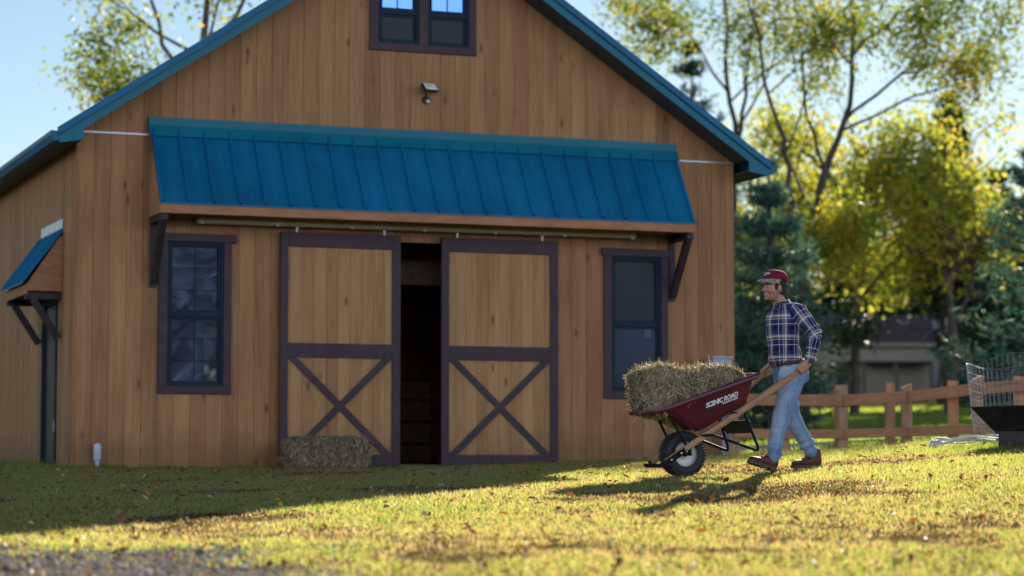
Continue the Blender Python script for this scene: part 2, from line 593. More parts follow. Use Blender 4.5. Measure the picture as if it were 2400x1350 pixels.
# ground sheet
m, nt, out = new_mat('soil_and_turf')
gtc = nd(nt, 'TexCoord')
ga = nd(nt, 'Attribute', attribute_name='gravel')
n1 = nd(nt, 'TexNoise', {'Vector': gtc.outputs['Object'], 'Scale': 2.2, 'Detail': 7.0})
n2 = nd(nt, 'TexNoise', {'Vector': gtc.outputs['Object'], 'Scale': 26.0, 'Detail': 6.0})
f_ = math_n(nt, 'ADD', math_n(nt, 'MULTIPLY', n1.outputs[0], 0.55), math_n(nt, 'MULTIPLY', n2.outputs[0], 0.45))
tc_ = ramp(nt, f_, [(0.34, (0.035, 0.023, 0.014)), (0.47, (0.085, 0.055, 0.030)), (0.53, (0.080, 0.085, 0.026)), (0.66, (0.085, 0.12, 0.026))])
vo = nd(nt, 'TexVoronoi', {'Vector': gtc.outputs['Object'], 'Scale': 38.0})
gcol = ramp(nt, vo.outputs['Color'], [(0.1, (0.09, 0.075, 0.06)), (0.6, (0.20, 0.17, 0.14)), (1.0, (0.34, 0.30, 0.26))])
cc = mixc(nt, ga.outputs['Fac'], tc_, gcol)
b = nd(nt, 'BsdfPrincipled', {'Base Color': cc, 'Roughness': 0.95, 'Specular IOR Level': 0.0})
bp = nd(nt, 'Bump', {'Height': n2.outputs[0], 'Strength': 0.8, 'Distance': 0.03})
nt.links.new(bp.outputs[0], b.inputs['Normal'])
nt.links.new(b.outputs[0], out.inputs[0])
M_GROUND = m

def axis_pts(lo, hi, dense_lo, dense_hi, step):
    a = list(np.arange(dense_lo, dense_hi + 1e-6, step))
    s, p = step, dense_lo
    while p > lo:
        s *= 1.35
        p -= s
        a.insert(0, max(p, lo))
    s, p = step, dense_hi
    while p < hi:
        s *= 1.35
        p += s
        a.append(min(p, hi))
    return np.array(a)
def ground_sheet():
    xs = axis_pts(-900, 900, -9, 12, 0.14)
    ys = axis_pts(-500, 1500, 6, 34, 0.14)
    X, Y = np.meshgrid(xs, ys)
    Z = gzf(X, Y) + (fbm(X, Y, 1.3, 2) - 0.5) * 0.012 * ((Y > 6) & (Y < 34))
    nx, ny = len(xs), len(ys)
    i = np.arange(nx * ny).reshape(ny, nx)
    F = np.stack([i[:-1, :-1], i[:-1, 1:], i[1:, 1:], i[1:, :-1]], -1).reshape(-1, 4)
    o = np_mesh('ground', np.stack([X, Y, Z], -1).reshape(-1, 3), F.ravel(), np.arange(len(F)) * 4, np.full(len(F), 4), None, M_GROUND)
    a = o.data.attributes.new('gravel', 'FLOAT', 'POINT')
    a.data.foreach_set('value', gravel_mask(X, Y).ravel().astype(np.float32))
    o.data.polygons.foreach_set('use_smooth', np.ones(len(F), dtype=bool))
    tag(o, kind='structure')
ground_sheet()

# gravel track beyond the fence
M_TRACK = simple('track_gravel', (0.085, 0.080, 0.086), 0.95, 0.0, 0.0, var=0.35, scale=30, bump=0.8, bscale=50)
mb = MB()
tx = np.linspace(1.6, 16, 40)
rows = []
for x in tx:
    y0 = 32.2 + 0.10 * (x - 3) + 0.25 * math.sin(x * 1.3)
    rows.append([(x, y0 + d, g1(x, y0 + d) + 0.03) for d in (0, 0.9, 1.8, 2.7)])
vs = [p for r in rows for p in r]
mb.add(vs, [(i * 4 + k, (i + 1) * 4 + k, (i + 1) * 4 + k + 1, i * 4 + k + 1) for i in range(len(rows) - 1) for k in range(3)])
tag(mb.build('gravel_path', M_TRACK), kind='structure')

# ------------------------------------------------------------------ grass, leaves, pebbles
GRASS = [(0.0, (0.16, 0.095, 0.06)), (0.14, (0.36, 0.26, 0.16)), (0.30, (0.33, 0.285, 0.115)), (0.46, (0.27, 0.275, 0.070)), (0.68, (0.165, 0.225, 0.036)), (1.0, (0.075, 0.165, 0.03))]
M_GRASS = leaf_mat('grass_blade', GRASS, trans=0.6, rough=0.42, tboost=2.35, spec=0.5, refl=0.45)
def blades(name, X, Y, H, W, T, mat, lean=1.0):
    n = len(X)
    Z = gzf(X, Y) - 0.006
    an = rng.uniform(0, 2 * math.pi, n)
    dx, dy = np.cos(an), np.sin(an)
    le = rng.uniform(0.05, lean, n) * H
    ld = rng.uniform(0, 2 * math.pi, n)
    lx, ly = np.cos(ld) * le, np.sin(ld) * le
    P = np.stack([X, Y, Z], -1)
    S = np.stack([dx * W * 0.5, dy * W * 0.5, 0 * W], -1)
    Mi = P + np.stack([lx * 0.35, ly * 0.35, H * 0.55], -1)
    Ti = P + np.stack([lx, ly, H], -1)
    V = np.stack([P - S, P + S, Mi + S * 0.8, Mi - S * 0.8, Ti], 1)
    base = np.arange(n)[:, None] * 5
    L = (base + np.array([0, 1, 2, 3, 3, 2, 4])[None]).ravel()
    st = (np.arange(n)[:, None] * 7 + np.array([0, 4])[None]).ravel()
    tt = np.tile([4, 3], n)
    return np_mesh(name, V.reshape(-1, 3), L, st, tt, np.repeat(T, 5), mat)

def in_barn(x, y, m=0.02):
    a = (x + 4.953) * math.cos(R(20.8)) + (y - 27.378) * math.sin(R(20.8))
    b = -(x + 4.953) * math.sin(R(20.8)) + (y - 27.378) * math.cos(R(20.8))
    return (a > -m) & (a < 8.29 + m) & (b > -m) & (b < 11)

def lawn():
    n = 1150000
    u = rng.uniform(0, 1, n)
    Y = 9.6 + (31.8 - 9.6) * u ** 0.8
    hw = Y * 0.235 + 2.4
    X = rng.uniform(-1, 1, n) * hw
    gm, bm = gravel_mask(X, Y), bare_mask(X, Y)
    right = np.clip((X - 0.6 * (Y - 20) * 0.1 - 2.2) / 3.0, 0, 1) * np.clip((Y - 17) / 6, 0, 1)   # lusher to the right
    keep = rng.uniform(0, 1, n) > np.clip(gm * 0.95 + bm * 0.70 * (1 - right), 0, 0.95)
    keep &= ~in_barn(X, Y)
    X, Y, bm, right, gm = X[keep], Y[keep], bm[keep], right[keep], gm[keep]
    n = len(X)
    tuft = vnoise(X, Y, 6.0, 4)
    H = rng.gamma(5.0, 0.2, n) * (0.011 + 0.015 * tuft + 0.020 * right) * (1 - 0.5 * bm) + 0.006
    near_wall = np.clip(1 - np.abs(-(X + 4.953) * math.sin(R(20.8)) + (Y - 27.378) * math.cos(R(20.8)) + 0.25) / 0.35, 0, 1)
    H *= 1 + near_wall * 2.4 * vnoise(X, Y, 2.3, 21)
    W = rng.uniform(0.0026, 0.0060, n)
    T = 0.45 + (fbm(X, Y, 0.9, 6) - 0.5) * 0.55 - bm * 0.5 + rng.normal(0, 0.27, n) + right * 0.48 + near_wall * 0.4
    dry = rng.uniform(0, 1, n) < (0.17 + 0.28 * bm) * (1 - 0.5 * right)
    T[dry] = rng.uniform(0, 0.22, dry.sum())
    tag(blades('grass', X, Y, H, W, np.clip(T, 0, 1), M_GRASS), 'short mixed green and straw coloured grass of the yard', 'grass', kind='stuff')
lawn()
def far_lawn():
    n = 130000
    Y = rng.uniform(31.8, 64, n)
    X = rng.uniform(0.0, 0.225, n) * Y + 1.5
    xl = rng.uniform(0, 1, n) < 0.35
    X[xl] = -5.0 - rng.uniform(0, 12, xl.sum())
    Y[xl] = rng.uniform(24, 60, xl.sum())
    X[~xl] += rng.uniform(0, 3, (~xl).sum())
    k = (~in_barn(X, Y)) & ~((Y > 32.0 + 0.1 * (X - 3)) & (Y < 35.0 + 0.1 * (X - 3)))
    X, Y = X[k], Y[k]
    n = len(X)
    T = 0.72 + (fbm(X, Y, 0.4, 2) - 0.5) * 0.5 + rng.normal(0, 0.12, n)
    tag(blades('lawn', X, Y, rng.uniform(0.05, 0.11, n), rng.uniform(0.012, 0.022, n), np.clip(T, 0, 1), M_GRASS), 'sunlit green lawn beyond the fence and gravel track', 'grass', kind='stuff')
far_lawn()

M_LITTER = leaf_mat('dry_leaf', [(0.0, (0.10, 0.055, 0.03)), (0.3, (0.26, 0.10, 0.035)), (0.55, (0.45, 0.17, 0.03)), (0.75, (0.55, 0.36, 0.05)), (0.88, (0.30, 0.25, 0.19)), (1.0, (0.42, 0.38, 0.33))], trans=0.2, rough=0.6, spec=0.3)
def litter():
    n = 3400
    Y = 9.8 + 17.5 * rng.uniform(0, 1, n) ** 1.1
    X = rng.uniform(-1, 1, n) * (Y * 0.23 + 0.7)
    k = ~in_barn(X, Y, 0.1)
    X, Y = X[k], Y[k]
    n = len(X)
    Z = gzf(X, Y) + rng.uniform(0.008, 0.04, n)
    d = rng.normal(size=(n, 3)) * np.array([1, 1, 0.35])
    d /= np.linalg.norm(d, axis=1)[:, None]
    e = np.cross(d, np.array([0, 0, 1.0]) + rng.normal(0, 0.35, (n, 3)))
    e /= np.linalg.norm(e, axis=1)[:, None]
    up = np.cross(e, d)
    s = np.clip(rng.gamma(4, 0.25, n) * 0.014 + 0.007, 0, 0.035)[:, None]
    P = np.stack([X, Y, Z], -1)
    # two halves folded along the midrib
    Q1 = np.stack([P - d * s, P - d * s * 0.2 + e * s * 0.55 + up * s * 0.3, P + d * s * 0.45 + e * s * 0.42 + up * s * 0.22, P + d * s], 1)
    Q2 = np.stack([P - d * s, P + d * s, P + d * s * 0.45 - e * s * 0.42 + up * s * 0.22, P - d * s * 0.2 - e * s * 0.55 + up * s * 0.3], 1)
    t = rng.choice([0.02, 0.15, 0.3, 0.5, 0.6, 0.75, 0.88, 0.97], n, p=[.22, .22, .16, .11, .08, .07, .09, .05]) + rng.normal(0, 0.04, n)
    t = np.clip(t, 0, 1)
    tag(quads_mesh('fallen_leaves', np.concatenate([Q1, Q2]), np.concatenate([t, t]), M_LITTER), 'brown, orange and yellow autumn leaves scattered over the grass', 'leaves', kind='stuff')
litter()

M_PEB = leaf_mat('pebble_stone', [(0.0, (0.11, 0.09, 0.075)), (0.6, (0.30, 0.255, 0.22)), (1.0, (0.52, 0.46, 0.40))], trans=0.0, rough=0.85, spec=0.1)
def pebbles():
    n = 16000
    X = rng.uniform(-5.2, 0.2, n)
    Y = rng.uniform(10.2, 15.2, n)
    k = rng.uniform(0, 1, n) < gravel_mask(X, Y) * 0.9
    X, Y = X[k], Y[k]
    n = len(X)
    s = rng.gamma(3, 0.0026, n) + 0.003
    P = np.stack([X, Y, gzf(X, Y) + s * 0.35], -1)
    dirs = np.array([[1, 0, 0], [0, 1, 0], [-1, 0, 0], [0, -1, 0], [0, 0, 1], [0, 0, -1]], float)
    V = P[:, None] + dirs[None] * s[:, None, None] * rng.uniform(0.6, 1.3, (n, 6, 1)) * np.array([1, 1, 0.7])
    T = np.array([[0, 1, 4], [1, 2, 4], [2, 3, 4], [3, 0, 4], [1, 0, 5], [2, 1, 5], [3, 2, 5], [0, 3, 5]])
    L = (np.arange(n)[:, None, None] * 6 + T[None]).ravel()
    tag(np_mesh('gravel', V.reshape(-1, 3), L, np.arange(n * 8) * 3, np.full(n * 8, 3), np.repeat(rng.uniform(0, 1, n), 6), M_PEB), 'loose grey gravel worn through the grass', 'gravel', kind='stuff')
pebbles()
# ------------------------------------------------------------------ barn
BW = 0.19
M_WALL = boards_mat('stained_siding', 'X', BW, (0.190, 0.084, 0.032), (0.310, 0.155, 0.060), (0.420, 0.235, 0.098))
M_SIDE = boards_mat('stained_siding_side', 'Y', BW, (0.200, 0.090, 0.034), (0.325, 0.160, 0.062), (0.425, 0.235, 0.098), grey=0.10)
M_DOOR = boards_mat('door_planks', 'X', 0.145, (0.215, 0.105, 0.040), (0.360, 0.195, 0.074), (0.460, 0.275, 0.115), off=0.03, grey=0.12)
M_CEDAR = timber_mat('cedar_trim', (0.27, 0.115, 0.055), (0.42, 0.20, 0.10), (2, 9, 9))
M_BROWN = timber_mat('dark_brown_paint', (0.034, 0.020, 0.026), (0.058, 0.034, 0.042), (5, 5, 5), 0.6)
M_BRACKET = timber_mat('bracket_stain', (0.022, 0.015, 0.018), (0.045, 0.030, 0.032), (6, 6, 6), 0.6)
M_TEAL = simple('teal_metal', (0.002, 0.110, 0.220), 0.45, 0.0, 0.22, var=0.22, scale=1.1)
M_TEAL2 = simple('teal_trim', (0.004, 0.128, 0.185), 0.45, 0.0, 0.22, var=0.12, scale=1.7)
M_SOFFIT = simple('soffit_panel', (0.035, 0.048, 0.050), 0.6)
M_GALV = simple('galvanised_track', (0.62, 0.56, 0.40), 0.5, 0.15, var=0.15, scale=5)
M_ZINC = simple('zinc_strip', (0.40, 0.42, 0.45), 0.4, 0.5)
M_SASH = simple('sash_frame', (0.014, 0.027, 0.042), 0.5, 0.0, 0.08)
M_BLACK = simple('black_metal', (0.012, 0.012, 0.014), 0.45)
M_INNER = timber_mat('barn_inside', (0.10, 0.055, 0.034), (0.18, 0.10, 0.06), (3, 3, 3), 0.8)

def glass_mat(name, fac, tint, rough, wav=0.0, through=True, wscale=2.0, gcol=(0.92, 0.96, 1.0)):
    m, nt, out = new_mat(name)
    g = nd(nt, 'BsdfGlossy', {'Color': (*gcol, 1), 'Roughness': rough})
    if through:
        t = nd(nt, 'BsdfTransparent', {'Color': (*tint, 1)})
    else:
        t = nd(nt, 'BsdfPrincipled', {'Base Color': (*tint, 1), 'Roughness': 0.55, 'Specular IOR Level': 0.0})
    if wav:
        tc = nd(nt, 'TexCoord')
        n = nd(nt, 'TexNoise', {'Vector': tc.outputs['Object'], 'Scale': wscale, 'Detail': 3.0, 'Distortion': 2.2})
        bp = nd(nt, 'Bump', {'Height': n.outputs[0], 'Strength': wav, 'Distance': 0.08})
        nt.links.new(bp.outputs[0], g.inputs['Normal'])
        sc = nd(nt, 'MapRange', {'Value': n.outputs[0], 'From Min': 0.45, 'From Max': 0.7, 'To Min': fac * 0.6, 'To Max': fac * 1.6})
        f = sc.outputs[0]
    else:
        f = fac
    mx = nd(nt, 'MixShader', {0: f, 1: t.outputs[0], 2: g.outputs[0]})
    nt.links.new(mx.outputs[0], out.inputs[0])
    return m
M_GLASS_FILM = glass_mat('glass_with_film', 0.036, (0.34, 0.35, 0.36), 0.32, 0.30, True, 1.5, gcol=(0.55, 0.72, 1.0))
M_GLASS_SKY = glass_mat('glass_upper', 0.62, (0.02, 0.03, 0.05), 0.02, 0.0, False, gcol=(0.13, 0.30, 0.68))
M_SCREEN = glass_mat('insect_screen', 0.012, (0.012, 0.017, 0.027), 0.25, 0.0, False)
M_GLASS_DARK = glass_mat('glass_dark', 0.014, (0.016, 0.022, 0.036), 0.08, 0.0, False, gcol=(0.6, 0.75, 1.0))

BARN = empty('barn', (-4.9533, 27.378, 0), R(20.8))
tag(BARN, 'brown timber barn with teal metal roof, sliding plank doors and long teal awning', 'barn')
WL, EAVE, SL, PEAK = 8.29, 3.81, 0.667, 4.145
def under(a):
    return EAVE + SL * (a if a < PEAK else WL - a)

def board_wall(name, mat, a0, a1, zb, top, openings, fn, w=BW, off=0.0, breaks=(), parent=BARN, ch=0.005, cd=0.006):
    mb = MB()
    k = math.floor((a0 - off) / w)
    x = off + k * w
    while x < a1 - 1e-6:
        l, r = max(x, a0), min(x + w, a1)
        cuts = sorted({l, r} | {e for o in openings for e in o[:2] if l + 1e-4 < e < r - 1e-4} | {e for e in breaks if l + 1e-4 < e < r - 1e-4})
        for i in range(len(cuts) - 1):
            p, q = cuts[i], cuts[i + 1]
            mid = (p + q) / 2
            segs = [(zb, None)]
            for o in openings:
                if o[0] <= mid <= o[1]:
                    ns = []
                    for s0, s1 in segs:
                        if (s1 is not None and o[2] >= s1) or o[3] <= s0:
                            ns.append((s0, s1))
                            continue
                        if o[2] > s0 + 1e-4:
                            ns.append((s0, o[2]))
                        ns.append((o[3], s1))
                    segs = ns
            lc = ch if abs(p - l) < 1e-6 else 0.0
            rc = ch if abs(q - r) < 1e-6 else 0.0
            for s0, s1 in segs:
                def T(aa):
                    return top(aa) if s1 is None else s1
                if min(T(p), T(q)) <= s0 + 1e-3 and max(T(p), T(q)) <= s0 + 1e-3:
                    continue
                pa, qa = p + lc, q - rc
                mb.add([fn(pa, 0, s0), fn(qa, 0, s0), fn(qa, 0, T(qa)), fn(pa, 0, T(pa))], [(0, 1, 2, 3)])
                if lc:
                    mb.add([fn(p, cd, s0), fn(pa, 0, s0), fn(pa, 0, T(pa)), fn(p, cd, T(p))], [(0, 1, 2, 3)])
                if rc:
                    mb.add([fn(qa, 0, s0), fn(q, cd, s0), fn(q, cd, T(q)), fn(qa, 0, T(qa))], [(0, 1, 2, 3)])
        x += w
    return mb.build(name, mat, parent, fixn=False)

WIN_L, WIN_R = (1.053, 1.715, 0.93, 2.60), (6.603, 7.274, 0.93, 2.60)
WIN_G1, WIN_G2 = (3.578, 4.094, 5.068, 5.90), (4.208, 4.735, 5.068, 5.90)
DOOR_O = (2.80, 5.42, -1.0, 2.68)
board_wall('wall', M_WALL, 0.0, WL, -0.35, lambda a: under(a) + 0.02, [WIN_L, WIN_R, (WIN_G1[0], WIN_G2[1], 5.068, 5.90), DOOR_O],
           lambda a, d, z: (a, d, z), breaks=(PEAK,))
DOOR_S = (1.19, 2.02, -1.0, 2.00)
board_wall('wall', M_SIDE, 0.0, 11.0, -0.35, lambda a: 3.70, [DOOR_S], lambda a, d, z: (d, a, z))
board_wall('wall', M_SIDE, 0.007, 11.0, -0.35, lambda a: 3.74, [(3.2, 4.3, 1.1, 2.2), (6.6, 7.7, 1.1, 2.2)], lambda a, d, z: (WL - d, a, z))  # unseen window openings, added to let daylight into the dark interior
BACKW = (3.98, 4.42, 1.30, 2.25)
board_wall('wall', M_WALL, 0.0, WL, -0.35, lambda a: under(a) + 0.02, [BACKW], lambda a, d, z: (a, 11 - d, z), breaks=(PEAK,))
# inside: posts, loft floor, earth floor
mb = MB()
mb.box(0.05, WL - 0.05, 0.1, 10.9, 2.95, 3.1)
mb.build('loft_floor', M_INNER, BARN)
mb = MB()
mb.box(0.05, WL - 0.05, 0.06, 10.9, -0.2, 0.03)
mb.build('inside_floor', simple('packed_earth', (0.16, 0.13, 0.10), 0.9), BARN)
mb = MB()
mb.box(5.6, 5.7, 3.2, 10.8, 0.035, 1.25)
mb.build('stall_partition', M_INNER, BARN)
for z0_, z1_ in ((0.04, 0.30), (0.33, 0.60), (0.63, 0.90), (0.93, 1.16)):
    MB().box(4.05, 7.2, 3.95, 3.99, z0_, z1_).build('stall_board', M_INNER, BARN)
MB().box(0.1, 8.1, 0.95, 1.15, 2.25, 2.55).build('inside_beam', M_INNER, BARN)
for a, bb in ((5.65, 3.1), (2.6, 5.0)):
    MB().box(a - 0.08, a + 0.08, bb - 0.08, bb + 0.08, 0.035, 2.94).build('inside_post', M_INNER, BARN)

# corner board at the near corner and zinc strip
MB().box(-0.012, -0.001, -0.010, 0.045, -0.3, 3.69).build('corner_board', M_SIDE, BARN)
MB().box(0.0, WL, -0.014, -0.001, 3.813, 3.833).build('flashing_strip', M_ZINC, BARN)

# roof
OV, EO, TH = 0.40, 0.285, 0.12
def roof_slab(sgn, name):
    mb = MB()
    def A(d):
        return PEAK - sgn * d
    run = PEAK + EO
    z0, z1 = EAVE - SL * EO, EAVE + SL * PEAK
    ys = (-OV + 0.002, 11.4)
    mb.prism([(run, z0 + 0.05), (0, z1 + 0.05), (0, z1 + TH), (run, z0 + TH)], ys, lambda u, v, w: (A(u), w, v))
    y = -OV + 0.25
    while y < 11.4:      # standing ribs
        mb.prism([(y - 0.025, 0.0), (y + 0.025, 0.0), (y + 0.012, 0.02), (y - 0.012, 0.02)], (0, 1), lambda u, v, w: (A(run * w), u, z1 + TH + (z0 - z1) * w + v))
        y += 0.3
    return mb.build(name, M_TEAL, BARN)
roof_slab(1, 'roof')
roof_slab(-1, 'roof')
MB().prism([(-0.22, -0.14), (0, 0.012), (0.22, -0.14), (0.22, -0.125), (0, 0.03), (-0.22, -0.125)], (-OV - 0.05, 11.42), lambda u, v, w: (PEAK + u, w, EAVE + SL * PEAK + TH + v + 0.02)).build('ridge_cap', M_TEAL2, BARN)
for sgn in (1, -1):
    def A(d):
        return PEAK - sgn * d
    run = PEAK + EO
    z0, z1 = EAVE - SL * EO, EAVE + SL * PEAK
    mb = MB()     # rake fascia board with boxed eave end
    mb.prism([(run, z0 + 0.01), (run, z0 + 0.10), (0, z1 + 0.115), (0, z1), (PEAK + 0.01, EAVE - 0.01), (PEAK + 0.01, 3.675)], (-OV - 0.025, -OV), lambda u, v, w: (A(u), w, v))
    mb.build('rake_fascia', M_TEAL2, BARN)
    mb = MB()     # folded metal edge above it, a little proud
    mb.prism([(run + 0.015, z0 + 0.095), (run + 0.015, z0 + 0.185), (0, z1 + 0.195), (0, z1 + 0.105)], (-OV - 0.055, -OV + 0.02), lambda u, v, w: (A(u), w, v))
    mb.build('rake_edge', M_TEAL, BARN)
    mb = MB()     # soffit under the rake and the eave
    mb.prism([(PEAK, EAVE + 0.005), (0, z1 + 0.005), (0, z1 + 0.035), (PEAK, EAVE + 0.035)], (-OV + 0.001, -0.003), lambda u, v, w: (A(u), w, v))
    mb.prism([(PEAK + 0.02, 3.675), (run - 0.02, 3.655), (run - 0.02, 3.68), (PEAK + 0.02, 3.70)], (-OV + 0.001, 11.3), lambda u, v, w: (A(u), w, v))
    mb.build('soffit', M_SOFFIT, BARN)
    mb = MB()     # eave board and gutter
    mb.prism([(run - 0.02, z0 + 0.02), (run, z0 + 0.02), (run, z0 + 0.16), (run - 0.02, z0 + 0.16)], (-OV + 0.003, 11.3), lambda u, v, w: (A(u), w, v))
    mb.build('eave_fascia', M_TEAL2, BARN)
    mb = MB()
    g = [(run + 0.002, z0 + 0.135), (run + 0.002, z0 + 0.03), (run + 0.060, z0 + 0.03), (run + 0.092, z0 + 0.10), (run + 0.092, z0 + 0.145), (run + 0.080, z0 + 0.145), (run + 0.080, z0 + 0.105), (run + 0.054, z0 + 0.042), (run + 0.014, z0 + 0.042), (run + 0.014, z0 + 0.135)]
    mb.prism(g, (-OV - 0.02, 11.3), lambda u, v, w: (A(u), w, v))
    mb.prism([(run + 0.002, z0 + 0.135), (run + 0.002, z0 + 0.03), (run + 0.060, z0 + 0.03), (run + 0.092, z0 + 0.10), (run + 0.092, z0 + 0.145)], (-OV - 0.024, -OV - 0.020), lambda u, v, w: (A(u), w, v))
    mb.build('gutter', M_TEAL, BARN)

# windows
def casing(mb, o, hd=0.06, head=True):
    a0, a1, z0, z1 = o
    y0, y1 = -0.030, -0.001
    mb.box(a0 - 0.105, a0, y0, y1, z0, z1)
    mb.box(a1, a1 + 0.092, y0, y1, z0, z1)
    mb.box(a0 - 0.108, a1 + 0.095, y0 - 0.004, y1, z0 - 0.088, z0)
    if head:
        mb.box(a0 - 0.105 - hd * 0.4, a1 + 0.092 + hd, y0 - 0.014, y1, z1, z1 + 0.095)
    else:
        mb.box(a0 - 0.105, a1 + 0.092, y0 - 0.002, y1, z1, z1 + 0.09)
def sash(mb, o, mid, depth=0.0):
    a0, a1, z0, z1 = o
    f = 0.032
    y0, y1 = -0.012, 0.06
    mb.box(a0, a0 + f, y0, y1, z0, z1)
    mb.box(a1 - f, a1, y0, y1, z0, z1)
    mb.box(a0 + f, a1 - f, y0, y1, z0, z0 + f)
    mb.box(a0 + f, a1 - f, y0, y1, z1 - f, z1)
    mb.box(a0 + f, a1 - f, y0 + 0.008, y1 - 0.004, mid - 0.028, mid + 0.022)
    g = 0.03
    for s0, s1, yo in ((z0 + f, mid - 0.028, 0.016), (mid + 0.022, z1 - f, 0.008)):
        mb.box(a0 + f, a0 + f + g, yo, y1 - 0.006, s0, s1)
        mb.box(a1 - f - g, a1 - f, yo, y1 - 0.006, s0, s1)
        mb.box(a0 + f + g, a1 - f - g, yo, y1 - 0.006, s0, s0 + g)
        mb.box(a0 + f + g, a1 - f - g, yo, y1 - 0.006, s1 - g, s1)
def muntin(mb, a0, a1, z0, z1, nx, nz, y=0.034):
    for i in range(1, nx):
        a = a0 + (a1 - a0) * i / nx
        mb.box(a - 0.009, a + 0.009, y, y + 0.012, z0, z1)
    for k in range(1, nz):
        z = z0 + (z1 - z0) * k / nz
        mb.box(a0, a1, y + 0.002, y + 0.010, z - 0.009, z + 0.009)
def window(o, mid, label, upper, lower, nx=2, nz=3, head=True, munt=(True, True), wcase=None):
    w = MB()
    sash(w, o, mid)
    a0, a1, z0, z1 = o
    if munt[0]: muntin(w, a0 + 0.04, a1 - 0.04, mid + 0.02, z1 - 0.04, nx, nz)
    if munt[1]: muntin(w, a0 + 0.04, a1 - 0.04, z0 + 0.04, mid - 0.03, nx, nz)
    f = w.build('window', M_SASH, BARN, bevel=0.003)
    f['label'] = label
    MB().box(a0 + 0.03, a1 - 0.03, 0.036, 0.041, mid, z1 - 0.03).build('glass', upper, f)
    MB().box(a0 + 0.03, a1 - 0.03, 0.030 if not munt[1] else 0.036, 0.041, z0 + 0.03, mid - 0.01).build('glass', lower, f)
    if wcase is None:
        c = MB()
        casing(c, o, head=head)
        c.build('casing', M_BROWN, f, bevel=0.003)
    return f
window(WIN_L, 1.762, 'window with wrinkled plastic film behind its panes', M_GLASS_FILM, M_GLASS_FILM)
window(WIN_R, 1.762, 'window behind dark insect screen', M_SCREEN, M_GLASS_DARK, munt=(False, False))
g1w = window(WIN_G1, 5.455, 'gable window, sash towards the near eave', M_GLASS_SKY, M_SCREEN, 2, 1, munt=(True, False), wcase=False)
window(WIN_G2, 5.455, 'gable window, sash towards the far eave', M_GLASS_SKY, M_SCREEN, 2, 1, munt=(True, False), wcase=False)
c = MB()
casing(c, (WIN_G1[0], WIN_G2[1], 5.068, 5.90), head=False)
c.box(WIN_G1[1], WIN_G2[0], -0.028, 0.05, 5.068, 5.90)
c.build('gable_window_casing', M_BROWN, BARN, bevel=0.003)
# light socket and paper seen on the screened window
MB().box(7.06, 7.15, 0.024, 0.029, 1.60, 1.70).build('window_sticker', simple('pale_sticker', (0.10, 0.12, 0.14), 0.7, 0.0, 0.0), BARN)

# sliding doors
def sliding_door(a0, a1, zb, label):
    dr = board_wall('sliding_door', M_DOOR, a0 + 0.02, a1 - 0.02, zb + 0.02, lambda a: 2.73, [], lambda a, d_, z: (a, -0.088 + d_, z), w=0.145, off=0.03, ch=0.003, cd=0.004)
    dr['label'] = label
    MB().box(a0 + 0.004, a1 - 0.004, -0.0835, -0.050, zb + 0.004, 2.744).build('door_back', M_BROWN, dr)
    mb = MB()
    y0, y1 = -0.112, -0.089
    mb.box(a0, a0 + 0.095, y0, y1, zb, 2.747)
    mb.box(a1 - 0.102, a1, y0, y1, zb, 2.747)
    p, q = a0 + 0.095, a1 - 0.102
    mb.box(p, q, y0 - 0.001, y1, 2.577, 2.747)
    mb.box(p, q, y0 - 0.001, y1, 1.279, 1.449)
    mb.box(p, q, y0 - 0.001, y1, zb, 0.149)
    mb.build('door_frame', M_BROWN, dr, bevel=0.003)
    for k in (0, 1):
        s = (p + 0.02, 1.279) if k == 0 else (q - 0.02, 1.279)
        e = (q - 0.02, 0.149) if k == 0 else (p + 0.02, 0.149)
        w = 0.062
        dx, dz = e[0] - s[0], e[1] - s[1]
        ln = math.hypot(dx, dz)
        h = w / (abs(dz) / ln)      # horizontal half width along the rails
        poly = [(max(p, min(q, s[0] - h)), s[1]), (max(p, min(q, s[0] + h)), s[1]), (max(p, min(q, e[0] + h)), e[1]), (max(p, min(q, e[0] - h)), e[1])]
        mb = MB()
        mb.prism(poly, (-0.110 - 0.003 * k, -0.0895), lambda u, v, w_: (u, w_, v))
        mb.build('door_brace', M_BROWN, dr)
    for t in (0.13, 0.86):
        a = a0 + (a1 - a0) * t
        mb = MB()
        mb.box(a - 0.012, a + 0.012, -0.112, -0.100, 2.70, 2.80)
        mb.tube([(a, -0.118, 2.795), (a, -0.09, 2.795)], 0.018, 8)
        mb.build('hanger', M_ZINC, dr)
    return dr
sliding_door(2.370, 3.842, 0.0, 'sliding door with hay bale standing in front')
sliding_door(4.360, 5.860, 0.0, 'clear sliding door away from the hay bale')
mb = MB()
mb.tube([(1.366, -0.135, 2.842), (6.873, -0.135, 2.850)], 0.041, 14)
trk = mb.build('door_track', M_GALV, BARN, smooth=False)
for a in np.linspace(1.42, 6.82, 7):
    mb = MB()
    mb.box(a - 0.022, a + 0.022, -0.16, -0.002, 2.885, 2.905)
    mb.box(a - 0.022, a + 0.022, -0.178, -0.172, 2.80, 2.905)
    mb.box(a - 0.022, a + 0.022, -0.172, -0.16, 2.885, 2.905)
    mb.build('track_bracket', M_GALV, trk)

